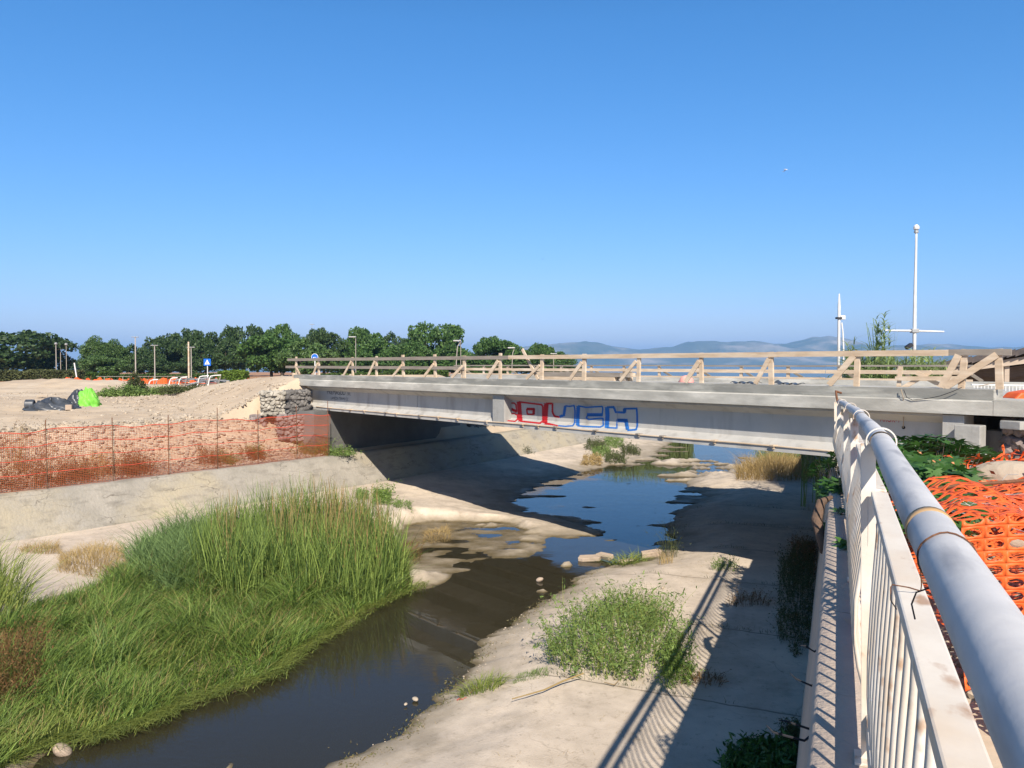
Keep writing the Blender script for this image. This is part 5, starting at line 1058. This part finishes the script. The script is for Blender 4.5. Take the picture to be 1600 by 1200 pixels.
lamp(713, 533, 600, 62, 'cranked lamp post left of the sky gap', .055, 'flat', .35)
lamp(720, 531, 600, 66, 'plain thin pole beside the cranked lamp post', .04, None)
lamp(800, 544, 600, 66, 'cranked lamp post right of the sky gap', .05, 'flat', .22)
lamp(865, 553, 600, 72, 'small lamp post near the right end of the trees', .045, 'twin')
X = (295-800)/F*58; z0 = H(X, 58); tag(MB().tube([(X, 58, z0), (X, 58, at(295, 534, 58).z)], [.07, .055], 8).build('utility_pole', m_wood), 'bare brown pole standing beside the twin headed lamp', 'pole')
X = (121-800)/F*62; z0 = H(X, 62); p = at(116, 567, 62); tag(MB().tube([(X, 62, z0), (p.x, p.y, p.z)], .05, 8).build('sign_post', m_pole), 'leaning pale post in front of the hedge', 'post')
def signpost(px, top, Y, label, kind):
    X = (px-800)/F*Y; z0 = min(H(X, Y), 3.6); c = at(px, top, Y); o = thing('traffic_sign', label, 'road sign', (X, Y, z0), 0)
    s = 11*Y/F/2; h = c.z-z0; MB().tube([(0, .03, 0), (0, .03, h+s*.6)], .03, 8).build('post', m_pole, o)
    if kind == 'square':
        o = MB().box((0, 0, h), (s*2, .02, s*2)).build('plate', m_blue, o); MB().add([(-s*.72, -.014, h-s*.6), (s*.72, -.014, h-s*.6), (0, -.014, h+s*.75)], [(0, 1, 2)]).build('triangle', m_wsign, o)
        f = MB(); f.tube([(0, -.02, h+s*.28), (0, -.018, h+s*.3)], s*.12, 8); f.beam((0, -.018, h+s*.2), (-.02, -.018, h-s*.12), s*.18, .004, (0, 1, 0)); f.beam((-.02, -.018, h-s*.1), (-s*.28, -.018, h-s*.5), s*.12, .004, (0, 1, 0)); f.beam((0, -.018, h-s*.1), (s*.25, -.018, h-s*.5), s*.12, .004, (0, 1, 0)); f.build('walking_figure', m_signb, o)
    else:
        o = MB().tube([(0, -.01, h), (0, .01, h)], s, 24).build('plate', m_blue, o)
        f = MB(); f.box((-s*.35, -.016, h-s*.35), (s*.16, .006, s*.5)).box((s*.2, -.016, h-s*.40), (s*.5, .006, s*.16)).box((0, -.016, h-s*.05), (s*.9, .006, s*.10)); f.build('symbol', m_wsign, o)
        f = MB()
        for k in range(24):
            a = 2*math.pi*k/24; b_ = 2*math.pi*(k+1)/24; f.add([(s*math.cos(a), -.015, h+s*math.sin(a)), (s*math.cos(b_), -.015, h+s*math.sin(b_)), (s*.9*math.cos(b_), -.015, h+s*.9*math.sin(b_)), (s*.9*math.cos(a), -.015, h+s*.9*math.sin(a))], [(0, 1, 2, 3)])
        f.build('border', m_wsign, o)
signpost(324, 566, 50, 'square blue pedestrian crossing sign on a white post', 'square')
signpost(492, 558, 42, 'round blue sign behind the left end of the guard rail', 'round')
tag(MB().box(at(489, 561, 41.5)-Vector((0, 0, .0)), (.0, .0, .0)).build('z', m_pole), 'x'); bpy.data.objects.remove(bpy.data.objects['z'])
# hooped barrier
hb = gz(310, 607); bar = thing('tubular_barrier', 'white tubular hoop barrier near the blue square sign', 'barrier', (0, 0, 0))
Yb = 47
for i, (xa, xb, yt, yb) in enumerate(((231, 246, 594, 609), (263, 277, 591, 608), (278, 292, 590, 608), (308, 326, 588, 607), (325, 345, 587, 604))):
    a, c_, d = at(xa, yb, Yb), at(xa+3, yt, Yb), at(xb, yt-1, Yb); e = at(xb-4, yb-3, Yb+1)
    MB().tube([a, a+(c_-a)*.7, c_+Vector((.05, 0, -.03)), c_+(d-c_)*.4, d, d+(e-d)*.25, e], .034, 6).build('hoop', m_pole, bar)
jk = MB(); r = random.Random(5)
for i in range(46):
    p = at(r.uniform(268, 345), r.uniform(600, 607), Yb+1.2+r.random()); p.z = H(p.x, p.y)+r.random()*.45; a = r.uniform(-.5, .5); L = r.uniform(.4, 1.4); jk.beam(p, p+Vector((math.cos(a)*L, math.sin(a)*L, r.uniform(-.15, .2))), .09, .05)
tag(jk.build('scrap_pile', M('scrap', (.30, .32, .34), (.09, .08, .08), island=True)), 'grey and brown scrap piled behind the hoop barrier', 'scrap', kind='stuff')
# thin site fence and orange netting at the back
fb = thing('site_fence', 'thin pale wire fence in front of the low hedge', 'fence', (0, 0, 0)); Yf = 56
zt = at(0, 588.5, Yf).z
MB().tube([at(150, 588.5, Yf), at(180, 588.3, Yf), at(300, 588, Yf)], .014, 5).build('top_wire', m_lamp, fb)
for x in (163, 192, 214, 240, 270): q = at(x, 588.5, Yf); MB().tube([(q.x, q.y, H(q.x, q.y)), q], .02, 5).build('post', m_lamp, fb)
on = thing('site_netting', 'low orange netting along the back of the site', 'netting', (0, 0, 0)); m = MB(); n = 120; Yo = 60
for i in range(n+1):
    x = at(100+i*2.4, 600, Yo).x; zb = H(x, Yo); m.v += [(x, Yo+.2*math.sin(i*.6), zb-.05), (x, Yo+.2*math.sin(i*.6+.4), zb+.42+.10*math.sin(i*.9)+.05*math.sin(i*2.3))]
m.f = [(2*i, 2*i+2, 2*i+3, 2*i+1) for i in range(n)]; o = m.build('panel', m_orange, on); so = o.modifiers.new('t', 'SOLIDIFY'); so.thickness = .01
for i in range(9): q = at(112+i*30, 592, Yo-.2); MB().tube([(q.x, q.y, H(q.x, q.y)), (q.x, q.y, H(q.x, q.y)+.65)], .025, 5).build('stake', m_rust, on)
# shrubs on the site
def shrub(px, py, w, h, mat, label, n=2500, ls=.06, Y=None):
    q = gz(px, py); C = RNG.normal(size=(n, 3)); C /= np.linalg.norm(C, axis=1)[:, None]; C *= RNG.random((n, 1))**.4; C[:, 2] = abs(C[:, 2]); C *= (w, w*.6, h); C += RNG.normal(size=C.shape)*.08; C[:, 2] *= .8+.4*fbm(C[:, 0]*2+px, C[:, 1]*2, 3)
    o = thing('shrub', label, 'shrub', q); V, Fq = cards(C, ls, .4); npmesh('foliage', V, Fq, mat, o); MB().tube([(0, 0, -.1), (0, 0, h*.7)], .02, 5).build('stem', m_bark, o); return o
shrub(213, 617, .55, 1.35, m_weedd, 'tall grey green shrub in front of the tall lamp post', 2600)
shrub(205, 619, .9, .55, m_weed, 'low spreading green part of the scrub left of the tall shrub', 1800)
shrub(250, 617, 1.3, .45, m_weed, 'low green scrub right of the tall shrub', 2600); shrub(288, 612, 1.3, .35, m_weedd, 'dull low scrub below the hoop barrier', 2200); shrub(172, 619, .6, .40, m_weed, 'small green scrub right of the lime tarpaulin', 1200)
q = gz(98, 672); P = np.column_stack([np.full(40, 0.)+wl_pt(25, 1.6)[0]+RNG.normal(size=40)*.1, wl_pt(25, 1.6)[1]+RNG.normal(size=40)*.1]); P = np.column_stack([P, height(P[:, 0], P[:, 1])]); tuft(P, 40, 1.5, m_drystalk, 'tall dry stalk rising above the fence at the left', leaf=4, leafs=.03, lean=.25)
# reed bank beyond the bridge, seen under and over the deck
P = np.column_stack([6.2+5.0*RNG.random(2600), 47+3*RNG.random(2600)]); P = np.column_stack([P, np.zeros(2600)+.1]); V, Fq = blades(P, 2.2+.9*RNG.random(2600), .05, .15+.2*RNG.random(2600), None, 3); tag(npmesh('reeds', V, Fq, m_cane), 'distant reed bed behind the bridge above the stream', 'reeds', kind='stuff')
# cane stand at the right
def canes(n, xr, Y, hr, label, seed, plume=22, ll=.28, name='giant_cane'):
    r = np.random.default_rng(seed); x = (r.random(n)*(xr[1]-xr[0])+xr[0]-800)/F*Y; y = Y+r.normal(size=n)*.7; z = height(x, y); hs = hr[0]+(hr[1]-hr[0])*r.random(n)**1.4
    c = np.array([x.mean(), Y, z.min()]); o = thing(name, label, 'cane', tuple(c)); P = np.column_stack([x, y, z])-c
    V, Fq = blades(P, hs, .035, .05+.1*r.random(n), None, 3, .5, .4); npmesh('stalks', V, Fq, m_cane, o)
    lv = []
    for k in range(plume):
        t = .15+.85*r.random(n); q = P.copy(); q[:, 2] += hs*t; lv.append(blades(q, ll*(1+.8*r.random(n)), .036, 1.1+.8*r.random(n), None, 3))
    V, Fq = cat(*lv); npmesh('leaves', V, Fq, m_cane, o); return o
canes(14, (1250, 1284), 22.5, (3.3, 3.8), 'sparse green cane growing from the channel edge behind the deck', 11)
canes(150, (1316, 1442), 22.5, (1.45, 1.9), 'broad stand of green cane behind the deck at the right', 1)
canes(50, (1316, 1350), 23.5, (1.6, 2.05), 'taller pale cane behind the thin white pole', 2)
canes(8, (1364, 1375), 22.5, (2.75, 3.1), 'tallest leafy cane rising against the sky', 3, 60, .20)
canes(5, (1385, 1402), 23, (1.8, 2.05), 'cane tuft just left of the big white mast', 6)
canes(3, (1326, 1334), 23.5, (2.1, 2.4), 'feathery cane between the thin pole and the tallest cane', 4)
canes(20, (1432, 1452), 24, (1.7, 2.1), 'cane tuft right of the big white mast', 5)
# poles
def X_(px, Y): return (px-800)/F*Y
Y = 31; o = thing('flagpole', 'tall white mast with a cross arm and small head', 'mast', (X_(1428, Y), Y, H(X_(1428, Y), Y))); h = at(1428, 354, Y).z-o.location.z
MB().tube([(0, 0, 0), (0, 0, 3.2), (0, 0, h*.62), (.02, 0, h*.9), (.02, 0, h)], [.075, .07, .06, .042, .038], 14).build('mast', m_pole, o, smooth=True)
ha = at(1428, 517, Y).z-o.location.z; MB().tube([(X_(1382, Y)-X_(1428, Y), 0, ha+.02), (0, 0, ha), (X_(1474, Y)-X_(1428, Y), 0, ha-.03)], [.03, .045, .03], 8).build('cross_arm', m_pole, o)
MB().box((0, 0, ha), (.28, .22, .16)).build('clamp', m_galv, o, bevel=.02); MB().tube([(.02, 0, h-.15), (.02, 0, h-.1), (.02, 0, h), (.02, 0, h+.08)], [.05, .11, .11, .04], 12).build('head', m_pole, o)
MB().tube([(.02, 0, h-.25), (.02, 0, h-.16)], .085, 10).build('collar', m_galv, o); hc = at(1428, 541, Y).z-o.location.z; MB().box((-.22, 0, hc), (.26, .2, .14), R=Matrix.Rotation(-.6, 3, 'Y')).build('floodlight', m_dark, o)
o = thing('camera_pole', 'white pole with a small box camera, left of the cane', 'pole', (X_(1310, Y), Y, H(X_(1310, Y), Y))); h = at(1310, 459, Y).z-o.location.z
MB().tube([(0, 0, 0), (0, 0, h*.93), (0, 0, h)], [.07, .055, .02], 12).build('pole', m_pole, o, smooth=True); hc = at(1310, 497, Y).z-o.location.z
MB().box((.13, 0, hc+.02), (.20, .18, .17)).build('camera_box', m_pole, o, bevel=.02); MB().box((-.01, 0, hc), (.2, .2, .07)).build('bracket', m_dark, o)
p = [at(x, y, Y-.5) for x, y in ((1315, 504), (1317, 520), (1318, 545), (1318, 590))]; z0 = H(p[-1].x, p[-1].y); p.append(Vector((p[-1].x, p[-1].y, z0))); tag(MB().tube(p, .03, 6).build('thin_pole', m_pole), 'thin curved white rod close beside the camera pole', 'pole')
# pavilion
pv = thing('beach_pavilion', 'low pavilion with a dark tiled roof and open shaded front', 'building', (0, 0, 0)); Yp = 25
a = at(1446, 576, Yp); b = at(1600, 551.5, Yp); d = (b-a)/(b.x-a.x); e = a+d*9.5
m_tile = M('dark_roof', (.045, .04, .04), (.09, .07, .06), 3, .6, .02, 8); m_fas = M('beige_fascia', (.42, .34, .27), (.34, .28, .22), 2, .9, .003, 20, stretch=(1, 1, 8)); m_in = M('brown_boards', (.16, .12, .095), (.10, .075, .06), 3, .9, stretch=(1, 1, 8))
dep = 7
m = MB(); n = 34
for i in range(n):
    p = a+(e-a)*(i/n); q = a+(e-a)*((i+1)/n); lift = .15
    m.add([(p.x-.1, p.y-.35, p.z-.06), (q.x-.1, q.y-.35, q.z+.0), (q.x-.1, q.y+dep, q.z-1.3), (p.x-.1, p.y+dep, p.z-1.36), (p.x-.1, p.y-.35, p.z+lift-.02), (q.x-.1, q.y-.35, q.z+lift+.04), (q.x-.1, q.y+dep, q.z+lift-1.26), (p.x-.1, p.y+dep, p.z+lift-1.32)], [(0, 3, 2, 1), (4, 5, 6, 7), (0, 1, 5, 4), (2, 3, 7, 6), (1, 2, 6, 5), (3, 0, 4, 7)])
m.build('roof', m_tile, pv)
def quadprism(p, y0, y1): return MB().prism(p, 'y', y0, y1)
quadprism([(a.x+.25, a.z-.16), (a.x+.6, a.z-.16), (e.x, e.z-.55), (e.x, e.z-.07), (a.x+.4, a.z-.06)], Yp-.12, Yp+.02).build('fascia', m_fas, pv)
zg = 2.9
for x in (1447, 1574, 1700, 1840): q = X_(x, Yp); MB().box((q, Yp+.1, (zg+a.z+(q-a.x)*d.z)/2-.15), (.16, .16, (a.z+(q-a.x)*d.z)-zg-.3)).build('post', m_fas, pv)
MB().prism([(a.x+.3, zg), (e.x, zg), (e.x, e.z-.6), (a.x+.3, a.z-.6)], 'y', Yp+2.2, Yp+2.3).build('back_wall', m_in, pv)
MB().box((e.x-.1, Yp+1.6, (zg+e.z)/2-.2), (.12, 3.2, e.z-zg-.5)).build('side_wall', m_in, pv)
MB().prism([(a.x+.9, a.z-.20), (a.x+3.4, a.z-.32), (e.x, e.z-.75), (e.x, e.z-.58), (a.x+3.4, a.z+.05), (a.x+.9, a.z-.14)], 'y', Yp+1.0, Yp+1.06).build('inner_beam', m_in, pv)
# white rail and orange barrier behind the right end of the deck
wr = thing('low_metal_fence', 'low white fence at the right edge behind the deck', 'fence', (0, 0, 0)); Yw = 15.5
zt = at(1560, 603, Yw).z; zb = at(1560, 618, Yw).z
MB().tube([at(1518, 601, Yw), at(1640, 603.5, Yw)], .018, 6).build('top_rail', m_pole, wr)
for i in range(22): q = at(1522+i*5.5, 601.5+i*.1, Yw); MB().tube([q, (q.x, q.y, q.z-.30)], .009, 5).build('bar', m_pole, wr)
rr = random.Random(3); q = at(1569, 620, 12.2); m = MB(); L = 1.5
m.prism([(0, -.04), (.10, .06), (.35, .10), (L, .12), (L, -.06), (.1, -.09)], 'y', -.18, .18); o = m.build('plastic_barrier', m_orange, bevel=.03); o.location = (q.x+.05, q.y, q.z+.01); tag(o, 'orange plastic barrier lying on the right end of the deck', 'barrier')
tag(MB().tube([at(1530, 603, 13), at(1556, 598, 13.2)], .008, 5).build('string', m_rope), 'pale string stretched to the last guard rail post', 'string')
# birds
def bird(px, py, Y, s, mat, label, flap):
    q = at(px, py, Y); m = MB(); body = [(-.5, 0, 0), (-.3, 0, .02), (0, 0, .03), (.28, 0, .02), (.42, 0, .03), (.52, 0, .01)]; m.tube([Vector(p)*s for p in body], [.02*s, .07*s, .10*s, .075*s, .055*s, .01*s], 8)
    o = thing('bird', label, 'bird', q, .5); m.build('body', mat, o, smooth=True)
    for sg in (-1, 1):
        w = MB(); pts = [(.14, .05), (-.16, .05), (.20, .45), (-.06, .45), (.08, .75), (-.05, .75), (-.12, 1.05), (-.15, 1.03)]; z = [.04, .03, .04+flap*.30, .03+flap*.30, .04+flap*.42, .03+flap*.42, .04+flap*.4, .03+flap*.4]
        w.v = [(p[0]*s, p[1]*sg*s, zz*s) for p, zz in zip(pts, z)]+[(p[0]*s, p[1]*sg*s, (zz-.015)*s) for p, zz in zip(pts, z)]
        w.f = [(0, 2, 3, 1), (2, 4, 5, 3), (4, 6, 7, 5), (8, 9, 11, 10), (10, 11, 13, 12), (12, 13, 15, 14), (0, 8, 10, 2), (2, 10, 12, 4), (4, 12, 14, 6), (1, 3, 11, 9), (3, 5, 13, 11), (5, 7, 15, 13)]; w.build('wing', mat, o)
    tl = MB(); tl.add([(-.45*s, -.03*s, 0), (-.45*s, .03*s, 0), (-.72*s, .09*s, 0), (-.72*s, -.09*s, 0), (-.45*s, -.03*s, .012*s), (-.45*s, .03*s, .012*s), (-.72*s, .09*s, .012*s), (-.72*s, -.09*s, .012*s)], [(0, 3, 2, 1), (4, 5, 6, 7), (0, 1, 5, 4), (1, 2, 6, 5), (2, 3, 7, 6), (3, 0, 4, 7)]); tl.build('tail', mat, o); return o
bird(1228, 265, 60, .38, M('pale_plumage', (.42, .42, .46), (.7, .7, .74), 8, .7), 'pale grey bird flying high at the right', -.7)
bird(848, 405, 110, .22, m_dark, 'tiny dark bird far away in the middle of the sky', .6)
# ------------------------------------------------------------------ haze over the gulf
hm = bpy.data.materials.new('haze'); hm.use_nodes = True; N = hm.node_tree.nodes; N.remove(N['Principled BSDF']); pvn = N.new('ShaderNodeVolumePrincipled')
pvn.inputs['Color'].default_value = (.30, .59, 1, 1); pvn.inputs['Density'].default_value = 2.1e-4; pvn.inputs['Anisotropy'].default_value = .0
hm.node_tree.links.new(pvn.outputs[0], N['Material Output'].inputs['Volume'])
b = MB().box((0, 4000, 105), (19000, 10400, 216)); b_o = b.build('haze', hm); tag(b_o, kind='stuff');
